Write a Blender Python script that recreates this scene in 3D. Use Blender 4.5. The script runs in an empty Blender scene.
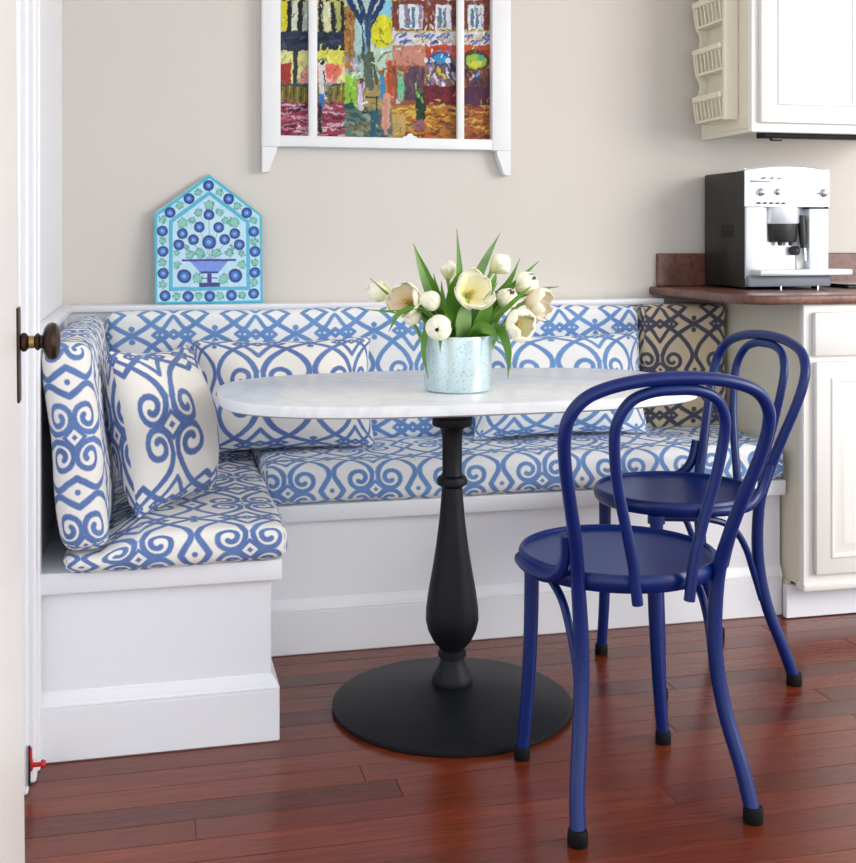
import bpy, bmesh, math, random
import numpy as np
from mathutils import Vector, Matrix, Euler
random.seed(7)
R = math.radians
S = bpy.context.scene
COL = S.collection

# ------------------------------------------------------------------ camera, world, lights, exposure
cam = bpy.data.cameras.new('camera'); camo = bpy.data.objects.new('camera', cam); COL.objects.link(camo)
camo.location = (.2238, -3.673, 1.12); camo.rotation_euler = (R(90), 0, -.2331)
cam.sensor_width = 36; cam.lens = 1172/863*36; cam.shift_y = -(431.5-237.4)/863; cam.clip_start = .05
S.camera = camo
w = bpy.data.worlds.new('world'); S.world = w; w.use_nodes = True
w.node_tree.nodes['Background'].inputs[0].default_value = (.88, .94, 1.0, 1)
w.node_tree.nodes['Background'].inputs[1].default_value = 1.24
def area(name, loc, target, sx, sy, power, color):
    l = bpy.data.lights.new(name, 'AREA'); l.shape = 'RECTANGLE'; l.size = sx; l.size_y = sy; l.energy = power; l.color = color
    o = bpy.data.objects.new(name, l); COL.objects.link(o); o.location = loc
    o.rotation_euler = (Vector(target)-Vector(loc)).to_track_quat('-Z', 'Y').to_euler(); return o
area('window_daylight', (4.6, -3.6, 2.0), (1.0, -.4, .9), 2.2, 2.0, 92, (1, .96, .90))
S.view_settings.view_transform = 'Standard'; S.view_settings.look = 'None'
S.view_settings.exposure = 0.43; S.view_settings.gamma = 1; S.view_settings.use_curve_mapping = False

# ------------------------------------------------------------------ helpers
def srgb(r, g, b):
    f = lambda c: (c/255/12.92 if c/255 <= .04045 else ((c/255+.055)/1.055)**2.4)
    return (f(r), f(g), f(b), 1)

class MB:
    def __init__(s): s.v = []; s.f = []; s.uv = None
    def add(s, vs, fs):
        k = len(s.v); s.v += [tuple(p) for p in vs]; s.f += [tuple(i+k for i in q) for q in fs]; return s
    def box(s, x0, x1, y0, y1, z0, z1, b=0, seg=1, mat=None):
        bm = bmesh.new(); bmesh.ops.create_cube(bm, size=1)
        for v in bm.verts: v.co = Vector(((x0+x1)/2+v.co.x*(x1-x0), (y0+y1)/2+v.co.y*(y1-y0), (z0+z1)/2+v.co.z*(z1-z0)))
        if b > 0: bmesh.ops.bevel(bm, geom=bm.edges[:], offset=b, segments=seg, affect='EDGES', profile=.5)
        if mat is not None: bm.transform(mat)
        bm.verts.index_update()
        s.add([v.co[:] for v in bm.verts], [[v.index for v in f.verts] for f in bm.faces]); bm.free(); return s
    def tube(s, path, rad, n=12, closed=False, flat=1.0):
        P = [Vector(p) for p in path]; N = len(P)
        rad = rad if isinstance(rad, (list, tuple)) else [rad]*N
        T = []
        for i in range(N):
            a = P[(i-1) % N] if (closed or i > 0) else P[i]; b = P[(i+1) % N] if (closed or i < N-1) else P[i]
            T.append((b-a).normalized())
        up = Vector((0, 0, 1)) if abs(T[0].z) < .9 else Vector((0, 1, 0))
        u = T[0].cross(up).normalized(); vs = []
        for i in range(N):
            u = (u - T[i]*u.dot(T[i])).normalized(); w_ = T[i].cross(u)
            for k in range(n):
                a = 2*math.pi*k/n; vs.append(P[i]+(u*math.cos(a)+w_*math.sin(a)*flat)*rad[i])
        fs = []
        for i in range(N if closed else N-1):
            j = (i+1) % N
            for k in range(n): fs.append((i*n+k, i*n+(k+1) % n, j*n+(k+1) % n, j*n+k))
        if not closed: fs.append(tuple(range(n))[::-1]); fs.append(tuple((N-1)*n+k for k in range(n)))
        return s.add(vs, fs)
    def lathe(s, prof, n=32, c=(0, 0, 0), sx=1, sy=1, caps=True):
        vs = []; fs = []; m = len(prof)
        for r, z in prof:
            for k in range(n):
                a = 2*math.pi*k/n; vs.append((c[0]+r*math.cos(a)*sx, c[1]+r*math.sin(a)*sy, c[2]+z))
        for i in range(m-1):
            for k in range(n): fs.append((i*n+k, i*n+(k+1) % n, (i+1)*n+(k+1) % n, (i+1)*n+k))
        if caps: fs.append(tuple(range(n))[::-1]); fs.append(tuple((m-1)*n+k for k in range(n)))
        return s.add(vs, fs)
    def prism(s, pts, h, frame):
        """pts 2D outline, extruded by h; frame(u,v,w)->xyz"""
        n = len(pts); vs = [frame(u, v, 0) for u, v in pts]+[frame(u, v, h) for u, v in pts]
        fs = [tuple(range(n))[::-1], tuple(range(n, 2*n))]+[(i, (i+1) % n, n+(i+1) % n, n+i) for i in range(n)]
        return s.add(vs, fs)
    def build(s, name, mat, parent=None, smooth=35, loc=None, rot=None):
        me = bpy.data.meshes.new(name); me.from_pydata([tuple(p) for p in s.v], [], s.f); me.update()
        bm = bmesh.new(); bm.from_mesh(me); bmesh.ops.recalc_face_normals(bm, faces=bm.faces[:]); bm.to_mesh(me); bm.free()
        if smooth:
            me.polygons.foreach_set('use_smooth', [True]*len(me.polygons)); me.set_sharp_from_angle(angle=R(smooth))
        return link(name, me, mat, parent, loc, rot)
def link(name, me, mat, parent=None, loc=None, rot=None):
    if mat is not None and not me.materials: me.materials.append(mat)
    o = bpy.data.objects.new(name, me); COL.objects.link(o)
    if loc: o.location = loc
    if rot: o.rotation_euler = rot
    if parent: o.parent = parent
    return o
def tag(o, label, cat, group=None):
    o['label'] = label; o['category'] = cat
    if group: o['group'] = group
    return o
def thing(name, label, cat, loc=(0, 0, 0), rz=0, group=None):
    o = bpy.data.objects.new(name, None); COL.objects.link(o); o.empty_display_size = .05
    o.location = loc; o.rotation_euler = (0, 0, rz); return tag(o, label, cat, group)
def struct(o): o['kind'] = 'structure'; return o
def copy_tree(o, parent=None):
    c = o.copy(); COL.objects.link(c)
    if parent: c.parent = parent
    for ch in o.children: copy_tree(ch, c)
    return c
def spline(pts, n=8):
    P = [Vector(p) for p in pts]; out = []
    for i in range(len(P)-1):
        a = P[i-1] if i else P[0]*2-P[1]; b = P[i]; c = P[i+1]; d = P[i+2] if i+2 < len(P) else P[-1]*2-P[-2]
        for k in range(n):
            t = k/n; out.append(.5*((2*b)+(c-a)*t+(2*a-5*b+4*c-d)*t*t+(3*b-a-3*c+d)*t**3))
    out.append(P[-1]); return out

# ------------------------------------------------------------------ node expression helper
class X:
    def __init__(s, nt, sock): s.nt = nt; s.k = sock
    def _m(s, op, *a, clamp=False):
        n = s.nt.nodes.new('ShaderNodeMath'); n.operation = op; n.use_clamp = clamp
        for i, v in enumerate((s,)+a):
            if isinstance(v, X): s.nt.links.new(v.k, n.inputs[i])
            else: n.inputs[i].default_value = v
        return X(s.nt, n.outputs[0])
    def __add__(s, o): return s._m('ADD', o)
    def __sub__(s, o): return s._m('SUBTRACT', o)
    def __mul__(s, o): return s._m('MULTIPLY', o)
    def __truediv__(s, o): return s._m('DIVIDE', o)
    def neg(s): return s._m('MULTIPLY', -1.0)
    def abs(s): return s._m('ABSOLUTE')
    def min(s, o): return s._m('MINIMUM', o)
    def max(s, o): return s._m('MAXIMUM', o)
    def pingpong(s, o): return s._m('PINGPONG', o)
    def step(s, e, wd):   # 1 where s<e, soft edge
        n = s.nt.nodes.new('ShaderNodeMapRange'); n.clamp = True
        s.nt.links.new(s.k, n.inputs['Value']); n.inputs['From Min'].default_value = e-wd; n.inputs['From Max'].default_value = e+wd
        n.inputs['To Min'].default_value = 1; n.inputs['To Max'].default_value = 0
        return X(s.nt, n.outputs['Result'])
class V:
    def __init__(s, nt, sock): s.nt = nt; s.k = sock
    def _v(s, op, o=None, sc=None, out=0):
        n = s.nt.nodes.new('ShaderNodeVectorMath'); n.operation = op; s.nt.links.new(s.k, n.inputs[0])
        if isinstance(o, V): s.nt.links.new(o.k, n.inputs[1])
        elif o is not None: n.inputs[1].default_value = o
        if sc is not None:
            if isinstance(sc, X): s.nt.links.new(sc.k, n.inputs['Scale'])
            else: n.inputs['Scale'].default_value = sc
        return n
    def sub(s, o): return V(s.nt, s._v('SUBTRACT', o).outputs[0])
    def add(s, o): return V(s.nt, s._v('ADD', o).outputs[0])
    def mul(s, o): return V(s.nt, s._v('MULTIPLY', o).outputs[0])
    def scale(s, k): return V(s.nt, s._v('SCALE', sc=k).outputs[0])
    def dot(s, o): return X(s.nt, s._v('DOT_PRODUCT', o).outputs['Value'])
    def length(s): return X(s.nt, s._v('LENGTH').outputs['Value'])
    def dist(s, o): return X(s.nt, s._v('DISTANCE', o).outputs['Value'])
def seg(p, a, b):
    d = (b[0]-a[0], b[1]-a[1], 0); l2 = d[0]**2+d[1]**2
    q = p.sub((a[0], a[1], 0)); t = q.dot((d[0]/l2, d[1]/l2, 0))._m('ADD', 0.0, clamp=True)
    n = p.nt.nodes.new('ShaderNodeVectorMath'); n.operation = 'SCALE'; n.inputs[0].default_value = d; p.nt.links.new(t.k, n.inputs['Scale'])
    return q.dist(V(p.nt, n.outputs[0]))
def xyz(nt, sock):
    n = nt.nodes.new('ShaderNodeSeparateXYZ'); nt.links.new(sock, n.inputs[0]); return [X(nt, o) for o in n.outputs]
def comb(nt, x, y):
    n = nt.nodes.new('ShaderNodeCombineXYZ'); nt.links.new(x.k, n.inputs[0]); nt.links.new(y.k, n.inputs[1]); return V(nt, n.outputs[0])
def mixc(nt, f, a, b):
    n = nt.nodes.new('ShaderNodeMix'); n.data_type = 'RGBA'
    for s_, v in ((n.inputs['Factor'], f), (n.inputs[6], a), (n.inputs[7], b)):
        if isinstance(v, X): nt.links.new(v.k, s_)
        elif isinstance(v, (tuple, float, int)): s_.default_value = v
        else: nt.links.new(v, s_)
    return n.outputs[2]
def new_mat(name, rough=.5, metal=0, spec=.5):
    m = bpy.data.materials.new(name); m.use_nodes = True; nt = m.node_tree; b = nt.nodes['Principled BSDF']
    b.inputs['Roughness'].default_value = rough; b.inputs['Metallic'].default_value = metal; b.inputs['Specular IOR Level'].default_value = spec
    return m, nt, b
def noise(nt, scale, detail=3, vec=None, rough=.5, dist=0):
    n = nt.nodes.new('ShaderNodeTexNoise'); n.inputs['Scale'].default_value = scale; n.inputs['Detail'].default_value = detail
    n.inputs['Roughness'].default_value = rough; n.inputs['Distortion'].default_value = dist
    if vec is not None: nt.links.new(vec, n.inputs['Vector'])
    return n
def bump(nt, b, h, strength, dist=.002):
    n = nt.nodes.new('ShaderNodeBump'); n.inputs['Strength'].default_value = strength; n.inputs['Distance'].default_value = dist
    nt.links.new(h, n.inputs['Height']); nt.links.new(n.outputs[0], b.inputs['Normal'])
def objco(nt): return nt.nodes.new('ShaderNodeTexCoord').outputs['Object']
def paint(name, c1, c2, rough=.5, scale=8, metal=0, bmp=.05, bscale=60, spec=.5):
    m, nt, b = new_mat(name, rough, metal, spec)
    co = objco(nt); n = noise(nt, scale, 4, co)
    nt.links.new(mixc(nt, X(nt, n.outputs[0]), c1, c2), b.inputs['Base Color'])
    if bmp: bump(nt, b, noise(nt, bscale, 3, co).outputs[0], bmp)
    return m

# ------------------------------------------------------------------ materials
M = {}
M['wall'] = paint('wall_paint', srgb(212, 206, 198), srgb(217, 211, 204), .75, 2.5, bmp=.06, bscale=120)
M['white'] = paint('white_trim_paint', srgb(236, 238, 243), srgb(242, 243, 247), .35, 3, bmp=.03, bscale=40)
M['ceil'] = paint('ceiling_paint', srgb(238, 237, 234), srgb(243, 242, 240), .85, 3, bmp=.03)
M['door'] = paint('door_paint', srgb(236, 231, 227), srgb(241, 237, 233), .4, 3, bmp=.03)
M['cab'] = paint('cabinet_paint', srgb(238, 237, 232), srgb(243, 242, 238), .35, 4, bmp=.03)
M['cream'] = paint('cream_cabinet_side', srgb(232, 225, 202), srgb(238, 231, 210), .45, 5, bmp=.03)
M['sash'] = paint('old_sash_paint', srgb(240, 241, 242), srgb(228, 229, 228), .45, 14, bmp=.25, bscale=45)
M['blue'] = paint('blue_lacquer', srgb(2, 30, 95), srgb(4, 36, 107), .3, 20, bmp=.02, bscale=90, spec=.4)
M['blackmetal'] = paint('black_cast_iron', srgb(12, 14, 19), srgb(20, 23, 29), .5, 60, bmp=.35, bscale=220, spec=.28)
M['rubber'] = paint('black_rubber', srgb(9, 9, 12), srgb(16, 16, 19), .6, 40, spec=.2)
M['knob'] = paint('aged_bronze', srgb(52, 40, 34), srgb(78, 60, 50), .4, 60, metal=.7, bmp=.3, bscale=150)
M['brass'] = paint('brass', srgb(190, 160, 100), srgb(160, 130, 80), .3, 60, metal=1)
M['red'] = paint('red_plastic', srgb(205, 28, 34), srgb(180, 20, 30), .4, 30)
M['silver'] = paint('silver_plastic', srgb(214, 219, 226), srgb(222, 227, 233), .32, 6, metal=.35, bmp=.02)
M['chrome'] = paint('chrome', srgb(210, 212, 216), srgb(190, 192, 198), .15, 10, metal=1, bmp=0)
M['blackplastic'] = paint('black_plastic', srgb(26, 25, 24), srgb(34, 32, 30), .42, 30, bmp=.05)
M['grey'] = paint('grey_plastic', srgb(128, 134, 148), srgb(140, 146, 160), .4, 20)
M['dark'] = paint('dark_print', srgb(88, 92, 102), srgb(100, 104, 112), .5, 30)
M['stem'] = paint('tulip_stem', srgb(112, 150, 62), srgb(132, 168, 80), .5, 30)
M['leaf'] = paint('tulip_leaf', srgb(66, 122, 26), srgb(110, 160, 52), .42, 22)
M['leaf_pale'] = paint('tulip_leaf_pale', srgb(98, 140, 70), srgb(142, 176, 108), .45, 22)
M['stamen'] = paint('tulip_stamen', srgb(196, 170, 60), srgb(160, 130, 50), .6, 60)

def petal_mat(name, tip, base):
    m, nt, b = new_mat(name, .5); uv = nt.nodes.new('ShaderNodeUVMap').outputs[0]; x, y, z = xyz(nt, uv)
    nt.links.new(mixc(nt, y.step(.28, .28), tip, base), b.inputs['Base Color'])
    b.inputs['Subsurface Weight'].default_value = .15; b.inputs['Subsurface Radius'].default_value = (.01, .01, .006)
    return m
M['petal'] = petal_mat('tulip_petal_cream', srgb(255, 251, 226), srgb(242, 236, 152))
M['petal_blush'] = petal_mat('tulip_petal_blush', srgb(254, 246, 222), srgb(246, 208, 158))

def marble():
    m, nt, b = new_mat('white_marble', .22); co = objco(nt)
    n1 = noise(nt, 3.2, 6, co, .6, 1.6); n2 = noise(nt, 9, 5, co, .6, .8)
    v = (X(nt, n1.outputs[0])-.5).abs().step(.02, .05)*.55
    c = mixc(nt, X(nt, n2.outputs[0]), srgb(240, 241, 242), srgb(226, 229, 232)); c = mixc(nt, v, c, srgb(203, 207, 212))
    nt.links.new(c, b.inputs['Base Color']); return m
M['marble'] = marble()
def counter():
    m, nt, b = new_mat('brown_stone_counter', .3); co = objco(nt)
    n1 = noise(nt, 9, 6, co, .65, .8); n2 = noise(nt, 60, 4, co)
    c = mixc(nt, X(nt, n1.outputs[0])._m('MULTIPLY_ADD', 2.2, -.6, clamp=True), srgb(82, 48, 38), srgb(136, 92, 76))
    c = mixc(nt, X(nt, n2.outputs[0]).step(.42, .06)*.5, c, srgb(56, 34, 28))
    nt.links.new(c, b.inputs['Base Color']); return m
M['counter'] = counter()
def mercury():
    m, nt, b = new_mat('mercury_glass', .22, .35); co = objco(nt)
    n1 = noise(nt, 16, 4, co, .6); n2 = noise(nt, 210, 3, co)
    c = mixc(nt, X(nt, n1.outputs[0]), srgb(182, 214, 220), srgb(224, 236, 238))
    c = mixc(nt, X(nt, n2.outputs[0]).step(.37, .03)*.7, c, srgb(160, 166, 164))
    nt.links.new(c, b.inputs['Base Color']); b.inputs['Coat Weight'].default_value = .5; return m
M['mercury'] = mercury()
def wood():
    m, nt, b = new_mat('jarrah_floor', .2); g = nt.nodes.new('ShaderNodeNewGeometry').outputs['Position']
    oi = nt.nodes.new('ShaderNodeObjectInfo').outputs['Random']
    mp = V(nt, g).mul((1.6, 22, 1)); off = nt.nodes.new('ShaderNodeCombineXYZ'); nt.links.new((X(nt, oi)*37.0).k, off.inputs[0]); nt.links.new((X(nt, oi)*91.0).k, off.inputs[2])
    mp = mp.add(V(nt, off.outputs[0]))
    n1 = noise(nt, 2.2, 6, mp.k, .6, .6); n2 = noise(nt, 9, 4, mp.k, .6)
    base = mixc(nt, X(nt, oi), srgb(78, 32, 18), srgb(136, 60, 33))
    c = mixc(nt, X(nt, n1.outputs[0])._m('MULTIPLY_ADD', 2.4, -.75, clamp=True), base, srgb(98, 40, 23))
    c = mixc(nt, X(nt, n2.outputs[0]).step(.4, .1)*.45, c, srgb(56, 22, 14))
    nt.links.new(c, b.inputs['Base Color'])
    rr = X(nt, n2.outputs[0])*.16+.14; nt.links.new(rr.k, b.inputs['Roughness'])
    bump(nt, b, n2.outputs[0], .12, .0015); b.inputs['Specular IOR Level'].default_value = .38
    return m
M['wood'] = wood()

# --- scroll / trellis fabric, drawn by distance fields in a node group
def fabric_group(plain_oval=False):
    g = bpy.data.node_groups.new('scroll_trellis', 'ShaderNodeTree')
    g.interface.new_socket('Vector', in_out='INPUT', socket_type='NodeSocketVector')
    g.interface.new_socket('Mask', in_out='OUTPUT', socket_type='NodeSocketFloat')
    gi = g.nodes.new('NodeGroupInput'); go = g.nodes.new('NodeGroupOutput')
    nz = noise(g, 9, 2, gi.outputs[0]); wob = V(g, nz.outputs['Color']).sub((.5, .5, .5)).scale(.014)
    u, v, _ = xyz(g, V(g, gi.outputs[0]).add(wob).mul((1, .69/.621, 1)).k)
    p = comb(g, u.pingpong(.5), v.pingpong(.69))
    def poly(pts):
        d = None
        for a, b in zip(pts[:-1], pts[1:]):
            e = seg(p, a, b); d = e if d is None else d.min(e)
        return d
    def sm(pts, n): return [(q.x, q.y) for q in spline([(a, b, 0) for a, b in pts], n)]
    A = sm([(0, 0), (.13, .075), (.25, .165), (.36, .275), (.43, .38), (.466, .475)], 2)
    cx, cy = .318, .55; ts = np.array([0, 35, 70, 105, 140, 180, 220, 260, 300, 340, 380, 425, 480]); rr = np.array([.146, .136, .128, .122, .117, .112, .108, .101, .091, .078, .063, .048, .032])
    tt = np.linspace(0, 480, 22); A2 = [(.466, .475)]+[(cx+np.interp(t, ts, rr)*math.cos(R(t)), cy+np.interp(t, ts, rr)*math.sin(R(t))) for t in tt]
    A2 = [(float(a), float(b)) for a, b in A2]
    B = sm([(.44, 0), (.38, .04), (.25, .135), (.15, .235), (.07, .345), (.03, .44), (.035, .52), (.08, .60), (.13, .69)], 2)
    if plain_oval: B = [(.44, 0), (.38, .04), (.25, .135), (.12, .24), (0, .16)]
    B2 = [(.44, 0), (.5, .05)]
    Cc = [(.5, .27), (.41, .13), (.33, .02)]
    D = [(.25, 0), (.35, .085), (.45, 0)]
    d = (poly(A)-.031).min(poly(A2)-.027).min(poly(B)-.031).min(poly(B2)-.027).min(poly(Cc)-.026).min(poly(D)-.023)
    d = d.min(seg(p, (0, 0), (0, .07))-.014)
    if plain_oval: d = d.min(poly([(0, .1), (.12, 0)])-.024)
    else: d = d.min(p.dist((0, .088, 0))-.038).min(p.dist((0, .69, 0))-.028)
    # little star between four scrolls: blue lozenge, white star, blue dot
    x_, y_, _ = xyz(g, p.k); man = (x_-.5).abs()+(y_-.69).abs()
    d = d.min(man-.125); d = d.max((man-.075).neg()); d = d.min(man-.03)
    g.links.new(d.step(0, .007).k, go.inputs[0]); return g
FG = fabric_group(); FG2 = fabric_group(True)
def fabric(name, ground1, ground2, ink1, ink2, grp=None):
    m, nt, b = new_mat(name, .9, 0, .2); uv = nt.nodes.new('ShaderNodeUVMap').outputs[0]
    gn = nt.nodes.new('ShaderNodeGroup'); gn.node_tree = grp or FG; nt.links.new(uv, gn.inputs[0])
    n1 = noise(nt, 3, 3, uv); n2 = noise(nt, 160, 2, uv)
    gr = mixc(nt, X(nt, n1.outputs[0]), ground1, ground2)
    ink = mixc(nt, X(nt, n1.outputs[0])._m('MULTIPLY_ADD', 2.5, -.75, clamp=True), ink1, ink2)
    ink = mixc(nt, X(nt, n2.outputs[0]).step(.42, .08)*.25, ink, gr)
    nt.links.new(mixc(nt, X(nt, gn.outputs[0]), gr, ink), b.inputs['Base Color'])
    bump(nt, b, n2.outputs[0], .15, .001); b.inputs['Sheen Weight'].default_value = .1
    return m
M['fabric'] = fabric('blue_scroll_fabric', srgb(244, 242, 236), srgb(236, 233, 226), srgb(72, 104, 166), srgb(92, 130, 190))
M['fabric_pillow'] = fabric('blue_scroll_pillow_fabric', srgb(244, 241, 233), srgb(236, 232, 222), srgb(68, 98, 158), srgb(84, 118, 178), FG2)
M['fabric_backlit'] = fabric('lit_blue_scroll_fabric', srgb(243, 244, 244), srgb(235, 236, 236), srgb(86, 132, 192), srgb(104, 150, 206))  # same blue print; back lighting is put into lighter inks and cooler ground
M['fabric_shaded'] = fabric('shaded_scroll_fabric', srgb(222, 204, 172), srgb(212, 194, 162), srgb(58, 66, 90), srgb(70, 78, 100))  # copy of the blue scroll print with shade put into its colours

# ------------------------------------------------------------------ structure
struct(MB().box(-.4, 4.2, 0, .12, 0, 2.6).build('wall_back', M['wall'], smooth=0))
struct(MB().box(-.15, -.032, -1.22, 0, 0, 2.6).build('wall_left', M['white'], smooth=0))
struct(MB().box(-.4, 4.2, -5.2, .12, 2.6, 2.7).build('ceiling', M['ceil'], smooth=0))
fl = struct(MB().box(-1.4, 4.2, -5.2, .1, -.06, -.006).build('floor', M['wood'], smooth=0))
# floorboards: one bevelled board mesh shared, each board an object
pl = MB().box(0, 1, -.0380, .0380, -.02, 0, .0006); pm = None
row = 0; y = -.02
while y > -3.75:
    x = -1.3-random.random()*1.2
    while x < 3.6:
        L = random.uniform(1.0, 2.4)
        if x+L > -.35 or y < -1.25:
            if pm is None: o = pl.build('floorboard', M['wood'], fl, smooth=0); pm = o.data
            else: o = link('floorboard', pm, None, fl)
            o.location = (x, y, random.uniform(-.0005, 0)); o.scale = (L-.0012, 1, 1)
        x += L
    y -= .0775
# casing of the doorway on the left wall: stepped moulding profile
cs = struct(MB().box(-.12, 0, -1.098, -1.056, 0, 2.6, .004).build('trim_1', M['white']))
MB().box(-.12, -.008, -1.112, -1.098, 0, 2.6, .003).build('moulding_groove', M['white'], cs)
MB().box(-.12, -.003, -1.15, -1.112, 0, 2.6, .005).build('moulding_band', M['white'], cs)
MB().box(-.12, -.014, -1.20, -1.15, 0, 2.6, .004).build('moulding_band', M['white'], cs)
MB().box(-.12, -.026, -1.23, -1.20, 0, 2.6, .003).build('moulding_band', M['white'], cs)
# open door, its room-side face seen at a grazing angle
dr = bpy.data.objects.new('door_1', None); COL.objects.link(dr); struct(dr)
dr.location = (.041, -1.8, 0.005); dr.rotation_euler = (0, R(-.55), R(2.2))
MB().box(-.042, 0, -.78, 0, 0, 2.03, .002).build('door_leaf', M['door'], dr)
MB().box(0, .004, -.068, -.03, .872, 1.012, .0015).build('lock_plate', M['knob'], dr)
kb = MB().lathe([(.010, 0), (.014, .003), (.014, .008), (.009, .012), (.0085, .020), (.012, .022), (.013, .026), (.010, .028), (.010, .031), (.020, .034), (.0265, .039), (.0285, .045), (.0265, .051), (.018, .0555), (.006, .057)], 28)
kn = kb.build('door_knob', M['knob'], dr, loc=(.004, -.05, .96), rot=(0, R(90), 0))
MB().lathe([(.0095, .0125), (.0095, .0195)], 20).build('knob_collar', M['brass'], kn)
# red rubber-tipped door stop on the casing
ds = thing('door_stop', 'small red rubber-tipped door stop on white doorway moulding', 'door stop', (-.012, -1.175, .05))
MB().lathe([(.012, 0), (.012, .004), (.005, .006), (.0045, .02), (.008, .021), (.009, .026), (.006, .03)], 16).build('bumper', M['red'], ds, rot=(0, R(90), 0))
MB().box(-.001, .003, -.03, -.022, -.03, .05, .001).build('plate', M['blackmetal'], ds)
MB().box(.002, .006, -.032, -.02, .022, .045, .001).build('clip', M['red'], ds)

# ------------------------------------------------------------------ banquette benches
def bench(name, label, panel, seat, base):
    t = thing(name, label, 'bench')
    MB().box(*panel, .002).build('front_panel', M['white'], t)
    MB().box(*seat, .004, 2).build('seat_board', M['white'], t)
    b = MB().box(*base, .003).build('baseboard', M['white'], t)
    return t, b
# left bench
bl, bb = bench('banquette_bench', 'short white bench under the throw pillow beside the doorway moulding',
    (-.03, .488, -1.045, -.558, .02, .365), (-.03, .510, -1.068, -.5565, .36, .406), (-.03, .505, -1.061, -.558, 0, .115))
fr = lambda u, v, w_: (w_, u, v)
PROF = [(.016, 0), (0, 0), (0, .005), (.004, .008), (.005, .014), (.011, .024), (.013, .030), (.016, .032)]    # depth behind the front, height
def capstrip(y0, z0, x0, x1, mitre=False):   # moulded strip on top of a baseboard, running along X, front at -Y
    n = len(PROF); vs = [(x0, y0+d, z0+h_) for d, h_ in PROF]+[(x1-(d if mitre else 0), y0+d, z0+h_) for d, h_ in PROF]
    return MB().add(vs, [tuple(range(n)), tuple(range(n, 2*n))]+[(i, (i+1) % n, n+(i+1) % n, n+i) for i in range(n)])
capstrip(-1.061, .115, -.03, .505, True).build('base_cap', M['white'], bb)
n = len(PROF); vs = [(.505-d, -1.061+d, .115+h_) for d, h_ in PROF]+[(.505-d, -.558, .115+h_) for d, h_ in PROF]
MB().add(vs, [tuple(range(n)), tuple(range(n, 2*n))]+[(i, (i+1) % n, n+(i+1) % n, n+i) for i in range(n)]).build('base_cap', M['white'], bb)
# back bench
bk, bb2 = bench('banquette_bench', 'long white bench running along the wall behind the marble table',
    (-.03, 2.05, -.52, -.11, .02, .365), (-.03, 2.05, -.555, -.10, .36, .405), (.506, 2.05, -.5355, -.3, 0, .115))
capstrip(-.5355, .115, .49, 2.05).build('base_cap', M['white'], bb2)
MB().box(-.03, 2.05, -.10, -.001, .02, .900).build('trim_2', M['white']); wp = bpy.data.objects['trim_2']; struct(wp)
MB().box(-.03, 1.865, -.115, -.001, .900, .919, .004, 2).build('ledge', M['white'], wp)
MB().box(-.031, -.010, -1.04, -.116, .406, .900, .003).build('trim_3', M['white']); sp_ = bpy.data.objects['trim_3']; struct(sp_)
MB().box(-.031, .004, -1.045, -.116, .900, .919, .004, 2).build('ledge', M['white'], sp_)

# ------------------------------------------------------------------ cushions
H = .2355      # repeat width of the print in metres
def axis_vals(h, r, n):
    a = [h-r+r*math.sin(R(k*15)) for k in range(1, 7)]   # rounded zone
    inner = list(np.linspace(-(h-r), h-r, n))
    return [-q for q in reversed(a)]+inner+a
def cushion(name, size, r, bulge, mat, uvfun, n=(14, 8, 3), wob=.004, seed=0):
    hx, hy, hz = [s/2 for s in size]; ax = [axis_vals(h, r, k) for h, k in zip((hx, hy, hz), n)]
    hh = (hx, hy, hz); rnd = random.Random(seed); ph = [rnd.uniform(0, 6) for _ in range(6)]
    bm = bmesh.new(); uvl = bm.loops.layers.uv.new('UVMap')
    def place(q):
        q = Vector(q); inn = Vector([max(-(h-r), min(h-r, c)) for c, h in zip(q, hh)]); d = q-inn
        if d.length > 1e-9: d = d.normalized()*r
        p = inn+d; f = [1-(p[i]/hh[i])**2 for i in range(3)]
        s = [math.copysign(1, p[i])*min(1, abs(p[i])/(hh[i]*.6)) for i in range(3)]
        p2 = Vector((p.x+s[0]*bulge[0]*f[1]*f[2], p.y+s[1]*bulge[1]*f[0]*f[2], p.z+s[2]*bulge[2]*f[0]*f[1]))
        p2 += Vector((math.sin(p.y*17+p.z*23+ph[0]), math.sin(p.x*13+p.z*19+ph[1]), math.sin(p.x*11+p.y*14+ph[2])))*wob
        return p2
    for axis in range(3):
        a1, a2 = [(1, 2), (0, 2), (0, 1)][axis]
        for sg in (-1, 1):
            grid = {}
            for i, s1 in enumerate(ax[a1]):
                for j, s2 in enumerate(ax[a2]):
                    q = [0, 0, 0]; q[axis] = sg*hh[axis]; q[a1] = s1; q[a2] = s2
                    grid[i, j] = (bm.verts.new(place(q)), tuple(q))
            for i in range(len(ax[a1])-1):
                for j in range(len(ax[a2])-1):
                    c = [grid[i, j], grid[i+1, j], grid[i+1, j+1], grid[i, j+1]]
                    f = bm.faces.new([k[0] for k in c]); f.smooth = True
                    for lp, k in zip(f.loops, c): lp[uvl].uv = uvfun(axis, sg, k[1], hh)
    bmesh.ops.remove_doubles(bm, verts=bm.verts[:], dist=1e-5); bmesh.ops.recalc_face_normals(bm, faces=bm.faces[:])
    me = bpy.data.meshes.new(name); bm.to_mesh(me); bm.free()
    return link(name, me, mat)
def uv_seat(u0, v0):     # cloth runs over the top and down the front; u along X
    def f(ax, sg, q, hh):
        x, y, z = q
        if ax == 2: return (x/H+u0, (y+hh[1])/H+v0)
        if ax == 1: return (x/H+u0, (z-hh[2])/H+v0 if sg < 0 else (-z)/H+v0)
        return (y/H+u0, (z-hh[2])/H+v0)
    return f
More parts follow.
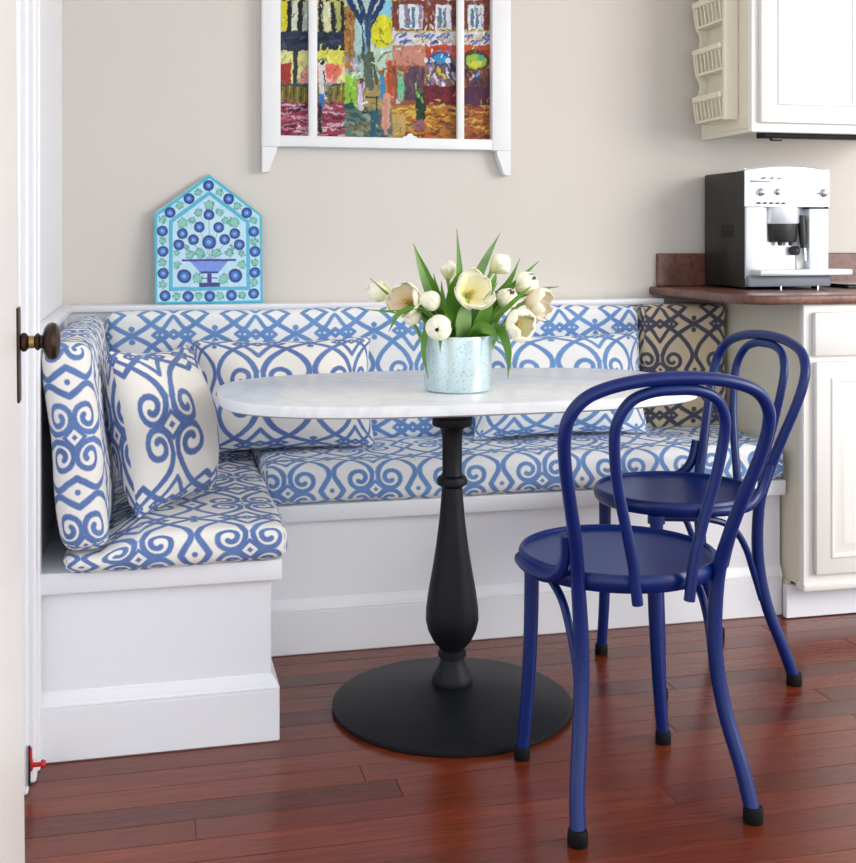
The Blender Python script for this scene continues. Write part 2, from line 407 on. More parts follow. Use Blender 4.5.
def uv_back(u0, v0):     # upright cushion facing -Y
    def f(ax, sg, q, hh):
        x, y, z = q
        if ax == 1: return (x/H+u0, z/H+v0)
        if ax == 2: return (x/H+u0, (hh[2]-y-hh[1])/H+v0)
        return ((y+hh[0])/H+u0, z/H+v0)
    return f
def uv_side(u0, v0):     # upright cushion facing +X, print turned on its side, narrow end towards -Y
    def f(ax, sg, q, hh):
        x, y, z = q
        if ax == 0: return (z/H+u0, (hh[0]+y+hh[1])/H+v0)
        if ax == 1: return (z/H+u0, x/H+v0)
        return (hh[2]/H+u0+(hh[0]-x)/H, (hh[0]+y+hh[1])/H+v0)
    return f
c = tag(cushion('seat_cushion', (1.525, .455, .105), .03, (.0, .004, .006), M['fabric_backlit'], uv_seat(.487, .922), (20, 8, 2), .0025, 1),
    'long blue and white scroll-print seat cushion on the wall bench', 'cushion', 'banquette cushions'); c.location = (1.282, -.345, .4605)
c = tag(cushion('seat_cushion', (.475, .965, .078), .028, (.002, .004, .008), M['fabric'], uv_seat(.852, .827), (10, 16, 2), .0025, 2),
    'short blue and white scroll-print seat cushion under the square throw pillow', 'cushion', 'banquette cushions'); c.location = (.285, -.618, .4465)
for v in c.data.vertices:      # squashed where the upright cushion stands on it
    k = max(0, min(1, (-.095-v.co.x)/.05))
    if v.co.z > -.03: v.co.z = -.03+(v.co.z+.03)*(1-.58*k)
c = tag(cushion('back_cushion', (.100, .850, .445), .035, (.008, .006, .004), M['fabric'], uv_side(.40, .621), (3, 14, 8), .003, 3),
    'blue and white scroll-print cushion standing on end against the side panel next to the doorway', 'cushion', 'banquette cushions')
c.location = (.070, -.672, .674); c.rotation_euler = (0, R(-5.5), 0)
c = tag(cushion('back_cushion', (1.645, .085, .402), .03, (.0, .006, .003), M['fabric_backlit'], uv_back(.174, -.569), (22, 3, 8), .0025, 4),
    'long blue and white scroll-print back cushion below the white ledge', 'cushion', 'banquette cushions'); c.location = (.9225, -.163, .703)
c = tag(cushion('back_cushion', (.295, .085, .402), .025, (.0, .005, .002), M['fabric_shaded'], uv_back(-.119, -.60), (6, 3, 8), .002, 5),
    'shaded end of the long blue and white back cushion, added as a separate piece by the counter', 'cushion', 'banquette cushions'); c.location = (1.897, -.163, .703)  # added piece: end of the long cushion, its darker light painted in

def pillow(name, wd, ht, th, mat, u0, v0, n=26, hs=1.0, pinch=.07):
    bm = bmesh.new(); uvl = bm.loops.layers.uv.new('UVMap')
    for sg in (-1, 1):
        g = {}
        for i in range(n+1):
            for j in range(n+1):
                u = math.sin((i/n-.5)*math.pi*.985)/math.sin(.5*math.pi*.985); v = math.sin((j/n-.5)*math.pi*.985)/math.sin(.5*math.pi*.985)
                k = max(0, (1-abs(u)**2.6))**.55*max(0, (1-abs(v)**2.6))**.55
                x = u*wd/2*(1-pinch*(1-v*v)*u*u); z = v*ht/2*(1-pinch*(1-u*u)*v*v)
                wr = .006*k*math.sin(u*7+v*5)
                g[i, j] = (bm.verts.new((x, sg*(th/2*k)+wr, z)), (sg*-1*(i/n-.5)*1.2*wd/H/hs+u0, (j/n-.5)*1.2*ht/H/hs+v0))
        for i in range(n):
            for j in range(n):
                c_ = [g[i, j], g[i+1, j], g[i+1, j+1], g[i, j+1]]; f = bm.faces.new([q[0] for q in c_]); f.smooth = True
                for lp, q in zip(f.loops, c_): lp[uvl].uv = q[1]
    bmesh.ops.remove_doubles(bm, verts=bm.verts[:], dist=1e-5); bmesh.ops.recalc_face_normals(bm, faces=bm.faces[:])
    me = bpy.data.meshes.new(name); bm.to_mesh(me); bm.free(); return link(name, me, mat)
p = tag(pillow('throw_pillow', .375, .385, .19, M['fabric_pillow'], -.18, .621, hs=1.15),
    'square blue and white throw pillow leaning on the short bench cushion', 'pillow', 'scatter pillows')
p.location = (.258, -.768, .664); p.rotation_euler = (R(-13), R(3), R(60))
p = tag(pillow('lumbar_pillow', .52, .325, .15, M['fabric'], .756, .621),
    'wide blue and white lumbar pillow beside the square throw pillow', 'pillow', 'scatter pillows')
p.location = (.60, -.305, .671); p.rotation_euler = (R(-14), 0, R(0))
p = tag(pillow('lumbar_pillow', .56, .315, .14, M['fabric_backlit'], .085, .621),
    'wide blue and white lumbar pillow in front of the shaded end of the back cushion', 'pillow', 'scatter pillows')
p.location = (1.43, -.305, .675); p.rotation_euler = (R(-14), 0, 0)

# ------------------------------------------------------------------ table
tb = thing('pedestal_table', 'white marble table on a black cast iron pedestal with round foot', 'table', (.928, -.957, 0))
MB().lathe([(0.001, 0), (.283, 0), (.2865, .004), (.2865, .011), (.281, .015), (.15, .032), (.06, .052), (.001, .056)], 72).build('base_plate', M['blackmetal'], tb)
prof = [(.047, .050), (.050, .058), (.050, .068), (.046, .078), (.036, .094), (.0295, .110), (.029, .117), (.034, .120), (.034, .131), (.0295, .135), (.031, .140), (.046, .157), (.058, .182), (.0635, .207), (.0625, .235), (.057, .275), (.048, .325), (.0385, .385), (.031, .445), (.0265, .495), (.0245, .522), (.028, .525), (.0355, .530), (.0370, .5385), (.034, .547), (.026, .552), (.0235, .560), (.0240, .640), (.027, .660), (.032, .667), (.046, .670), (.048, .674), (.048, .688), (.044, .692), (.044, .737), (.001, .7375)]
MB().lathe(prof, 40).build('pedestal', M['blackmetal'], tb)
def sup(n, a, b, e):
    out = []
    for k in range(n):
        t = 2*math.pi*k/n; c_, s_ = math.cos(t), math.sin(t)
        out.append((a*math.copysign(abs(c_)**(2/e), c_), b*math.copysign(abs(s_)**(2/e), s_)))
    return out
top = MB(); NS = 120; rings = [(.0, .738), (-.004, .7385), (0, .742), (.0, .760), (-.002, .763), (-.006, .765)]
rings = [(-.006, .738), (0, .742), (0, .759), (-.0025, .763), (-.007, .765)]
vs = []; fs = []
for d, z in rings: vs += [(x, y, z) for x, y in sup(NS, .572+d, .328+d, 3.0)]
for i in range(len(rings)-1):
    for k in range(NS): fs.append((i*NS+k, i*NS+(k+1) % NS, (i+1)*NS+(k+1) % NS, (i+1)*NS+k))
fs += [tuple(range(NS))[::-1], tuple((len(rings)-1)*NS+k for k in range(NS))]
top.add(vs, fs).build('marble_top', M['marble'], tb, loc=(.020, .017, 0))

# ------------------------------------------------------------------ bentwood chairs
def make_chair(label):
    t = thing('bentwood_chair', label, 'chair', group='blue bentwood chairs'); m = M['blue']
    # seat: ring with dished panel
    st = MB().lathe([(.001, .446), (.178, .446), (.187, .447), (.192, .449), (.192, .4535), (.195, .456), (.2, .455), (.204, .449), (.205, .440), (.203, .428), (.197, .421), (.185, .419), (.001, .424)], 64, sy=1.02)
    st.build('seat', m, t, loc=(0, -.012, .020))
    # rear legs and outer hoop: one bent rod
    half = [(.178, -.245, .022), (.170, -.222, .09), (.150, -.186, .20), (.140, -.168, .32), (.147, -.168, .45), (.160, -.188, .535), (.179, -.211, .615), (.199, -.236, .695), (.207, -.253, .752), (.2005, -.265, .794), (.167, -.276, .831), (.095, -.2825, .853)]
    path = [(-x, y, z) for x, y, z in half]+[(0, -.284, .860)]+half[::-1]
    path = spline(path, 6); rr = []
    for q in path: rr.append(.0150 if q.z < .35 else (.0150-.0024*min(1, (q.z-.35)/.3)))
    MB().tube(path, rr, 14).build('back_hoop', m, t)
    half = [(.053, -.232, .428), (.062, -.233, .50), (.080, -.237, .58), (.100, -.246, .66), (.111, -.258, .737), (.108, -.267, .782), (.085, -.276, .819), (.045, -.281, .835)]
    path = spline([(-x, y, z) for x, y, z in half]+[(0, -.2825, .838)]+half[::-1], 6)
    MB().tube(path, .0108, 12).build('inner_hoop', m, t)
    for s in (-1, 1):
        # front leg with collar
        lg = spline([(s*.142, .118, .442), (s*.144, .117, .32), (s*.149, .115, .20), (s*.157, .116, .09), (s*.164, .118, .022)], 5)
        MB().tube(lg, [.0165-.003*i/(len(lg)-1) for i in range(len(lg))], 14).build('leg', m, t)
        MB().tube([(s*.142, .118, .422), (s*.142, .118, .442)], .0215, 16).build('leg_collar', m, t)
        # rubber feet
        MB().lathe([(.0165, 0), (.0175, .003), (.0170, .022), (.0155, .027)], 16, (s*.1645, .118, 0)).build('rubber_foot', M['rubber'], t)
        MB().lathe([(.0185, 0), (.0195, .003), (.0190, .024), (.0172, .029)], 16, (s*.1790, -.247, 0)).build('rubber_foot', M['rubber'], t)
        # hip brace: from the seat rim, curling up the hoop
        hb = [(s*.199, .035, .455), (s*.204, -.02, .455), (s*.199, -.075, .455), (s*.186, -.118, .460), (s*.175, -.146, .480), (s*.172, -.164, .510), (s*.177, -.178, .555)]
        MB().tube(spline(hb, 6), .0100, 10, flat=1.3).build('hip_brace', m, t)
        # arched side brace under the seat, front leg to rear leg
        ar = [(s*.144, .112, .435), (s*.15, .06, .432), (s*.15, -.02, .424), (s*.149, -.085, .40), (s*.147, -.125, .35), (s*.144, -.153, .28), (s*.149, -.174, .21)]
        MB().tube(spline(ar, 6), .0085, 10).build('arched_brace', m, t)
    return t
ch = make_chair('blue bentwood chair tucked to the long side of the marble table')
ch.location = (1.168, -1.385, 0); ch.rotation_euler = (0, 0, R(.6))
c2 = copy_tree(ch); c2['label'] = 'blue bentwood chair at the table end by the kitchen cabinet'
c2.location = (1.536, -.866, 0); c2.rotation_euler = (0, 0, R(94))

# ------------------------------------------------------------------ vase and tulips
vz = .765; VC = Vector((.920, -1.04, vz))
vs_ = MB().lathe([(.001, .0), (.070, .0), (.076, .004), (.0775, .012), (.0790, .06), (.0800, .12), (.0795, .1275), (.0785, .1295), (.0770, .1275), (.0762, .12), (.075, .06), (.073, .014), (.068, .008), (.001, .008)], 48).build('flower_vase', M['mercury'], smooth=40, loc=tuple(VC))
tag(vs_, 'pale aqua mercury glass vase holding tulips on the marble table', 'vase')
def petal_mesh(openness, rad, ht):
    n1, n2 = 7, 8; me = MB(); vs = []; uvs = []
    for j in range(n2+1):
        t = j/n2; r = rad*(.16+.84*math.sin(min(1, t*1.35)*math.pi/2)**.9)*(1-(1-openness)*.97*(max(0, t-.45)/.55)**1.7)
        r += openness*rad*.55*max(0, t-.4)**1.5
        z = ht*(t**.92)*(1-.16*openness*t)
        wd = rad*.80*math.sin(math.pi*min(1, (t*.86+.10)))**.65*(1 if t < .97 else .75)
        for i in range(n1+1):
            s_ = i/n1*2-1; a = s_*wd/max(r, .006)*.98; a = max(-1.25, min(1.25, a))
            rr = r*(1-.05*s_*s_)
            vs.append((rr*math.cos(a), rr*math.sin(a), z-ht*.10*s_*s_*t)); uvs.append((i/n1, t))
    m = bpy.data.meshes.new('petal'); fs = [(j*(n1+1)+i, j*(n1+1)+i+1, (j+1)*(n1+1)+i+1, (j+1)*(n1+1)+i) for j in range(n2) for i in range(n1)]
    # give the petal a real thickness
    N = len(vs); vs2 = [Vector(p)*.965+Vector((0, 0, .0008)) for p in vs]
    fs2 = [tuple(N+k for k in f[::-1]) for f in fs]; rim = []
    edge = [i for i in range(n1+1)]+[j*(n1+1)+n1 for j in range(1, n2+1)]+[n2*(n1+1)+i for i in range(n1-1, -1, -1)]+[j*(n1+1) for j in range(n2-1, 0, -1)]
    for a, b in zip(edge, edge[1:]+edge[:1]): rim.append((b, a, N+a, N+b))
    m.from_pydata([tuple(p) for p in vs]+[tuple(p) for p in vs2], [], fs+fs2+rim); uvl = m.uv_layers.new(name='UVMap')
    for l in m.loops: uvl.data[l.index].uv = uvs[l.vertex_index % N]
    m.polygons.foreach_set('use_smooth', [True]*len(m.polygons)); m.update(); return m
PM = {}
def get_petal(o, r, h, mat):
    k = (o, round(r, 4), round(h, 4), mat)
    if k not in PM:
        PM[k] = petal_mesh(o, r, h); PM[k].materials.append(M[mat])
    return PM[k]
def leaf_strip(pts, width, fold=.25, mat='leaf', parent=None, twist=0):
    P = spline(pts, 6); N = len(P); vs = []; fs = []
    for i, p_ in enumerate(P):
        t = i/(N-1); T = (P[min(i+1, N-1)]-P[max(i-1, 0)]).normalized()
        side = T.cross(Vector((0, -1, .35))); side = side.normalized() if side.length > .05 else Vector((1, 0, 0))
        side = Matrix.Rotation(twist*(1-t*.3), 3, T) @ side; nrm = side.cross(T).normalized()
        wd = width*(math.sin(math.pi*min(1, t*.80+.20))**.8)*(1-t**6)+.0006
        for s_ in (-1, -.5, 0, .5, 1): vs.append(p_+side*wd*s_+nrm*wd*fold*abs(s_))
        for s_ in (-1, -.5, 0, .5, 1): vs.append(p_+side*wd*s_*.96+nrm*(wd*fold*abs(s_)-.0012))
    for i in range(N-1):
        a = i*10; b = a+10
        for k in range(4): fs.append((a+k, a+k+1, b+k+1, b+k)); fs.append((a+5+k, b+5+k, b+6+k, a+6+k))
        fs.append((a, b, b+5, a+5)); fs.append((a+4, a+9, b+9, b+4))
    return MB().add(vs, fs).build('leaf', M[mat], parent, smooth=60)
# bloom centres relative to the vase base centre (x right, y away, z up), axis direction, radius, height, openness
G = 'cream tulips in the vase'
TUL = [
 ('pale cream tulip nodding at the far doorway side of the bouquet', (-.166, .06, .232), (-.9, .2, .35), .026, .058, .1, 'petal'),
 ('open cream tulip with a blush centre on the throw pillow side', (-.128, -.03, .215), (-.55, -.7, .25), .036, .058, .75, 'petal_blush'),
 ('small round white tulip bud turned to the room beside the blush tulip', (-.078, -.06, .216), (-.1, -1, .15), .023, .045, .0, 'petal'),
 ('cream tulip drooping low over the vase rim', (-.066, -.085, .157), (-.35, -.85, -.1), .029, .055, .1, 'petal'),
 ('half-hidden cream tulip behind the drooping one', (-.108, -.02, .180), (-.75, -.4, .1), .022, .05, .2, 'petal'),
 ('large wide open cream tulip above the middle of the vase', (.012, -.07, .236), (.15, -.9, .35), .041, .058, .85, 'petal'),
 ('white tulip standing behind the large open one', (-.012, .05, .282), (.1, .1, 1), .021, .046, .05, 'petal'),
 ('white tulip on the tallest leaning stem', (.098, .02, .296), (.75, -.2, .6), .027, .052, .1, 'petal'),
 ('upright white tulip between the large open blooms', (.100, -.03, .216), (.2, -.6, .75), .026, .052, .25, 'petal'),
 ('white tulip pointing to the kitchen counter', (.155, .01, .250), (.5, -.4, .6), .030, .055, .3, 'petal'),
 ('large cream tulip low at the kitchen side of the vase', (.112, -.085, .160), (.3, -.9, .05), .037, .058, .5, 'petal'),
 ('open tulip with peach streaks and a fallen petal', (.172, -.03, .206), (.65, -.55, -.1), .036, .062, .7, 'petal_blush'),
]
TO = []
for lab, c_, ax, rd, ht, op, mt in TUL:
    c_ = (c_[0]*1.07+.004, c_[1], c_[2]-.004); rd *= 1.18; ht *= 1.12
    ctr = VC+Vector(c_); ax = Vector(ax).normalized()
    t = thing('tulip', lab, 'flower', tuple(VC+Vector((c_[0]*.25, c_[1]*.25, .012))), 0, G); TO.append(t); o0 = Vector(t.location)
    basep = ctr-ax*ht*.5
    pth = spline([Vector((0, 0, 0)), Vector((c_[0]*.2, c_[1]*.2, .10)), (basep-o0)*.72+Vector((0, 0, .03)), basep-o0+ax*.004], 6)
    MB().tube(pth, [.0042]*(len(pth)-3)+[.0045, .005, .0055], 8).build('stem', M['stem'], t)
    q = ax.to_track_quat('Z', 'Y')
    for k in range(6):
        me = get_petal(op*(1 if k % 2 else .85), rd*(1.0 if k % 2 else .93), ht*(.97 if k % 2 else 1), mt)
        o = link('petal', me, None, t); o.location = basep-o0
        o.rotation_euler = (q.to_matrix() @ Matrix.Rotation(k*math.pi/3+c_[0]*30, 3, 'Z')).to_euler()
    if op > .4:
        MB().tube([basep-o0, basep-o0+ax*ht*.5], [.004, .0055], 8).build('stamen', M['stamen'], t)
fp = link('fallen_petal', get_petal(.7, .034, .06, 'petal_blush'), None, TO[11])
fp.location = VC+Vector((.150, -.05, .190))-Vector(TO[11].location); fp.rotation_euler = Vector((.85, -.3, -.35)).to_track_quat('Z', 'Y').to_euler()
# leaves: points relative to vase base centre
LV = [
 (1, [(-.02, 0, .11), (-.06, .0, .20), (-.088, -.01, .27), (-.110, -.02, .342)], .011, 'leaf_pale', .3),
 (4, [(-.02, .01, .11), (-.045, .02, .20), (-.072, .02, .27), (-.098, .02, .335)], .013, 'leaf', -.4),
 (0, [(-.03, .01, .11), (-.09, .02, .19), (-.15, .02, .215), (-.205, .01, .262)], .008, 'leaf', .8),
 (3, [(-.03, -.02, .12), (-.09, -.04, .185), (-.155, -.05, .186), (-.235, -.05, .195)], .011, 'leaf', 1.2),
 (4, [(-.03, -.03, .12), (-.09, -.06, .19), (-.150, -.07, .185), (-.178, -.07, .145)], .014, 'leaf', 1.2),
 (0, [(-.04, .0, .11), (-.07, -.02, .16), (-.088, -.03, .10), (-.080, -.035, .035)], .009, 'leaf', 1.0),
 (5, [(.0, .01, .11), (.004, .02, .20), (.008, .02, .28), (.003, .02, .375)], .011, 'leaf', .4),
 (6, [(-.01, .0, .11), (-.02, -.02, .18), (-.015, -.03, .24), (.0, -.03, .285)], .020, 'leaf', .2),
 (7, [(.01, .02, .11), (.04, .03, .22), (.075, .03, .30), (.112, .03, .366)], .012, 'leaf_pale', -.2),
 (8, [(.02, .01, .11), (.06, .01, .19), (.085, .0, .25), (.094, .0, .275)], .009, 'leaf', .3),
 (9, [(.03, .02, .11), (.09, .03, .20), (.130, .02, .25), (.158, .02, .305)], .009, 'leaf', .2),
 (9, [(.03, .01, .11), (.10, .02, .20), (.16, .02, .26), (.205, .02, .298)], .007, 'leaf', .5),
 (11, [(.03, .0, .11), (.10, .01, .19), (.18, .01, .228), (.248, .0, .238)], .009, 'leaf', 1.0),
 (10, [(.03, -.03, .115), (.075, -.07, .15), (.095, -.09, .10), (.092, -.095, .035)], .012, 'leaf', 1.0),
 (5, [(.0, -.03, .11), (-.005, -.06, .15), (.0, -.065, .19), (.012, -.06, .215)], .018, 'leaf_pale', .0),
 (8, [(.02, -.02, .11), (.04, -.05, .16), (.055, -.06, .20), (.075, -.06, .235)], .016, 'leaf', .2),
 (3, [(-.02, -.04, .12), (-.04, -.07, .155), (-.06, -.085, .135), (-.065, -.09, .10)], .010, 'leaf', 1.0),
 (10, [(.01, -.04, .12), (.03, -.07, .15), (.055, -.085, .145), (.072, -.09, .115)], .014, 'leaf', .8),
 (6, [(-.02, .03, .11), (-.035, .05, .18), (-.04, .05, .22), (-.045, .05, .27)], .015, 'leaf', .3),
 (8, [(.03, .03, .11), (.06, .05, .16), (.07, .05, .20), (.085, .05, .225)], .018, 'leaf', .3),
 (5, [(-.01, -.03, .115), (-.025, -.06, .155), (-.045, -.075, .165), (-.06, -.08, .150)], .013, 'leaf', .9),
 (2, [(-.02, -.01, .11), (-.04, -.03, .17), (-.045, -.035, .21), (-.048, -.035, .255)], .010, 'leaf', .2),
 (7, [(.02, -.01, .11), (.025, -.035, .15), (.03, -.045, .18), (.035, -.045, .22)], .016, 'leaf', -.3),
 (11, [(.06, -.04, .15), (.10, -.08, .20), (.125, -.09, .225), (.150, -.09, .245)], .005, 'leaf', .3),
]
rl = random.Random(11)
for k in range(22):      # short inner leaves filling the mouth of the vase
    a = rl.uniform(0, 6.28); r0 = rl.uniform(.01, .045); r1 = r0+rl.uniform(.02, .05); zt = rl.uniform(.155, .235); dr_ = rl.uniform(-.02, .03)
    LV.append((k % 12, [(r0*math.cos(a), r0*math.sin(a), .10), (r0*1.3*math.cos(a), r0*1.3*math.sin(a), .14), (r1*.9*math.cos(a), r1*.9*math.sin(a), (zt+.14)/2+.015), (r1*1.35*math.cos(a), r1*1.35*math.sin(a), zt-dr_)], rl.uniform(.010, .017), rl.choice(['leaf', 'leaf', 'leaf_pale']), rl.uniform(-.6, .8)))
for ti, pts, wd, mt, tw in LV:
    o0 = Vector(TO[ti].location); leaf_strip([VC+Vector(q)-o0 for q in pts], wd, .3, mt, TO[ti], tw)

# ------------------------------------------------------------------ sash window frame with painting on the wall
sf = thing('sash_frame', 'old white window sash hung on the wall as a picture frame', 'frame', (.56, -.002, 1.32))
def rel(mb, name, mat, par, off=(.56, -.002, 1.32)):
    mb.v = [(p[0]-off[0], p[1]-off[1], p[2]-off[2]) for p in mb.v]; return mb.build(name, mat, par)
ZT = 2.13
for x0, x1 in ((.56, .618), (1.299, 1.363)): rel(MB().box(x0, x1, -.042, -.002, 1.40, ZT, .004, 2), 'stile', M['sash'], sf)
rel(MB().box(.6165, 1.3005, -.0408, -.003, 1.402, 1.436, .003, 2), 'bottom_rail', M['sash'], sf)
rel(MB().box(.6165, 1.3005, -.0408, -.003, ZT-.055, ZT, .003, 2), 'top_rail', M['sash'], sf)
for x0, x1 in ((.705, .733), (1.183, 1.208)): rel(MB().box(x0, x1, -.038, -.018, 1.434, ZT-.05, .006, 2), 'muntin', M['sash'], sf)
rel(MB().prism([(1.002, 1.434), (1.008, 1.440), (1.018, 1.441), (1.022, 1.449), (1.032, 1.451), (1.038, 1.443), (1.048, 1.440), (1.054, 1.434)], .02, lambda u, v, w_: (u, -.042+w_, v)), 'sash_lift', M['sash'], sf)
for sx, x0, x1 in ((1, .5615, .607), (-1, 1.3615, 1.315)):
    pts = [(x0, 1.4), (x1, 1.4), (x1-sx*.002, 1.385), (x1-sx*.010, 1.365), (x1-sx*.018, 1.345), (x0+sx*.024, 1.328), (x0+sx*.016, 1.322), (x0, 1.3205)]
    rel(MB().prism(pts, .038, lambda u, v, w_: (u, -.041+w_, v)), 'horn_bracket', M['sash'], sf)
# painting: brush-painted street scene, colour attribute on a fine canvas grid
def painting():
    X0, X1, Z0, Z1 = .612, 1.305, 1.430, 2.085; st = .0024
    nx = int((X1-X0)/st); nz = int((Z1-Z0)/st)
    xs = np.linspace(X0, X1, nx); zs = np.linspace(Z0, Z1, nz); gx, gz = np.meshgrid(xs, zs)
    # canvas coordinates
    px = (gx-.618)/(1.299-.618)*(740-90)+90
    tt = np.clip((px-90)/650, 0, 1); py = 415+13*tt-(gz-1.434)*(980-27*tt)
    rs = np.random.RandomState(3)
    def fbm(sx, sy, oct=3):
        out = np.zeros_like(gx)
        for o in range(oct):
            for _ in range(3):
                a = rs.uniform(0, 6.28); kx = rs.normal()/sx*2**o; ky = rs.normal()/sy*2**o
                out += np.sin(px*kx+py*ky+a)/2**o
        return out/3
    wx = px+fbm(9, 9)*3.2; wy = py+fbm(9, 9)*3.2
    col = np.zeros(gx.shape+(3,)); lin = lambda c: np.array(srgb(*c)[:3])
    col[:] = lin((170, 150, 90))
    def put(mask, c, a=1.0): col[mask] = col[mask]*(1-a)+lin(c)*a
    def rect(x0, x1, y0, y1, c, a=1.0): put((wx > x0) & (wx < x1) & (wy > y0) & (wy < y1), c, a)
    def ell(cx, cy, rx, ry, c, a=1.0): put(((wx-cx)/rx)**2+((wy-cy)/ry)**2 < 1, c, a)
    def line(x0, y0, x1, y1, wd, c, a=1.0):
        dx, dy = x1-x0, y1-y0; t = np.clip(((wx-x0)*dx+(wy-y0)*dy)/(dx*dx+dy*dy+1e-9), 0, 1)
        put((wx-x0-t*dx)**2+(wy-y0-t*dy)**2 < (wd/2)**2, c, a)
    def strokes(n, x0, x1, y0, y1, L, wd, cols, ang=0, a=.9):
        for _ in range(n):
            x = rs.uniform(x0, x1); y = rs.uniform(y0, y1); l = L*rs.uniform(.5, 1.3); an = ang+rs.normal()*.18
            line(max(x0, x-l/2*math.cos(an)), y-l/2*math.sin(an), min(x1, x+l/2*math.cos(an)), y+l/2*math.sin(an), wd*rs.uniform(.6, 1.4), cols[rs.randint(len(cols))], a)
    # ---- upper storeys (above the part in view) continue the street
    rect(85, 290, -300, 0, (196, 190, 110)); rect(430, 745, -300, 0, (128, 62, 50)); rect(290, 430, -300, 0, (176, 214, 220))
    for i in range(7):
        rect(95+i*27, 108+i*27, -90, 0, (30, 34, 40)); rect(95+i*27, 110+i*27, -220, -120, (60, 66, 70))
    for yy in (-120, -240):
        for xx in (455, 560, 665): rect(xx, xx+58, yy, yy+85, (226, 232, 236)); line(xx+29, yy, xx+29, yy+85, 7, (92, 120, 160))
        rect(430, 745, yy+92, yy+112, (206, 200, 186))
    for _ in range(120): ell(rs.uniform(270, 440), rs.uniform(-280, -10), rs.uniform(8, 22), rs.uniform(8, 18), [(206, 208, 44), (120, 150, 50), (70, 110, 60), (40, 66, 110)][rs.randint(4)])
    # ---- left shops
    rect(85, 285, 0, 100, (206, 204, 150))
    for x in (118, 150, 178, 214, 250, 276): rect(x-7, x+7, 0, 98, (32, 34, 36))
    for x, c in ((104, (222, 218, 40)), (134, (214, 226, 206)), (166, (190, 200, 190)), (232, (226, 228, 190)), (264, (180, 184, 110))): rect(x-8, x+8, 0, 90, c)
    rect(85, 285, 94, 156, (44, 52, 78)); strokes(24, 88, 284, 98, 152, 40, 9, [(30, 34, 52), (62, 80, 120), (50, 60, 74)])
    rect(85, 285, 152, 262, (230, 226, 150)); rect(178, 285, 150, 196, (226, 222, 96)); rect(88, 122, 190, 258, (170, 60, 50))
    ell(205, 238, 56, 46, (232, 160, 148)); ell(245, 212, 30, 24, (236, 120, 104)); strokes(9, 165, 270, 205, 245, 34, 5, [(244, 214, 206), (216, 90, 80)], .8)
    rect(128, 142, 152, 262, (44, 62, 66)); rect(85, 285, 252, 264, (70, 80, 92))
    rect(85, 285, 262, 314, (120, 112, 44))
    for x in range(88, 285, 11): line(x, 264, x-2, 308, 4, [(70, 62, 30), (168, 152, 60)][(x//11) % 2])
    rect(85, 290, 310, 425, (150, 70, 92)); strokes(110, 86, 290, 314, 424, 44, 7, [(130, 24, 54), (176, 44, 74), (214, 168, 186), (90, 30, 44), (60, 24, 36), (190, 120, 140), (224, 196, 206)])
    # man in white coat
    rect(206, 228, 190, 300, (232, 230, 226)); ell(216, 186, 9, 9, (44, 40, 44)); line(222, 214, 226, 290, 4, (40, 40, 46)); rect(206, 222, 285, 330, (60, 120, 196)); line(210, 320, 210, 400, 10, (46, 34, 44))
    # ---- middle: column, tree, sky
    rect(286, 432, 0, 236, (186, 216, 196)); rect(386, 432, 0, 60, (140, 206, 230)); rect(284, 318, 14, 215, (176, 124, 58)); strokes(30, 286, 316, 10, 214, 16, 6, [(150, 92, 44), (206, 164, 84), (110, 88, 50), (196, 140, 60)], 1.4)
    rect(316, 334, 60, 215, (172, 206, 206)); strokes(14, 290, 330, 160, 225, 18, 8, [(206, 196, 210), (150, 160, 190), (120, 140, 120)], 1.2)
    ell(396, 92, 34, 50, (226, 224, 30)); rect(366, 430, 48, 132, (222, 220, 40)); line(380, 118, 418, 128, 7, (150, 150, 40)); line(390, 84, 402, 100, 4, (160, 160, 30))
    strokes(12, 372, 428, 150, 230, 30, 4, [(90, 120, 110), (220, 232, 200)], -.5)
    for a in ((352, 90, 300, 0), (356, 80, 330, 0), (360, 80, 400, 0), (356, 60, 372, 0)): line(*a, 17, (34, 56, 108))
    line(356, 60, 348, 170, 26, (50, 80, 112)); line(350, 150, 362, 260, 26, (88, 104, 92)); line(366, 160, 384, 250, 10, (96, 88, 60)); line(344, 60, 350, 160, 6, (120, 166, 196))
    # figures
    rect(286, 322, 226, 330, (142, 200, 60)); ell(302, 240, 12, 18, (160, 214, 80)); ell(300, 326, 17, 17, (24, 84, 84))
    rect(286, 432, 330, 425, (96, 120, 104)); strokes(36, 288, 430, 322, 424, 26, 9, [(70, 96, 96), (140, 140, 90), (54, 84, 104), (150, 160, 140), (96, 84, 52), (180, 172, 130)], .3)
    line(338, 250, 334, 328, 17, (218, 204, 226)); line(340, 246, 342, 320, 3, (120, 100, 130)); ell(338, 244, 7, 8, (96, 70, 60))
    for a in ((350, 294, 382, 294), (382, 294, 382, 340), (340, 340, 384, 340)): line(*a, 6, (20, 62, 72))
    line(400, 224, 402, 292, 17, (62, 140, 190)); ell(402, 216, 8, 9, (140, 100, 60)); line(372, 350, 372, 420, 16, (36, 92, 120))
    line(424, 190, 424, 292, 17, (186, 78, 38)); strokes(14, 414, 436, 190, 300, 14, 5, [(226, 120, 50), (140, 50, 30), (216, 90, 60)], 1.2)
    # ---- right terrace
    rect(430, 745, 0, 92, (122, 60, 50)); strokes(60, 432, 744, 0, 92, 12, 5, [(150, 76, 60), (98, 44, 40), (168, 96, 78)])
    for x in (490, 592, 694):
        rect(x-36 if x == 490 else x-26, x+36 if x == 490 else x+26, 8, 84, (224, 234, 240)); rect(x-16, x+10, 18, 80, (92, 124, 146)); line(x-2, 14, x-2, 80, 5, (236, 240, 242))
    rect(470, 480, 8, 80, (150, 130, 170)); rect(512, 524, 8, 80, (160, 140, 176))
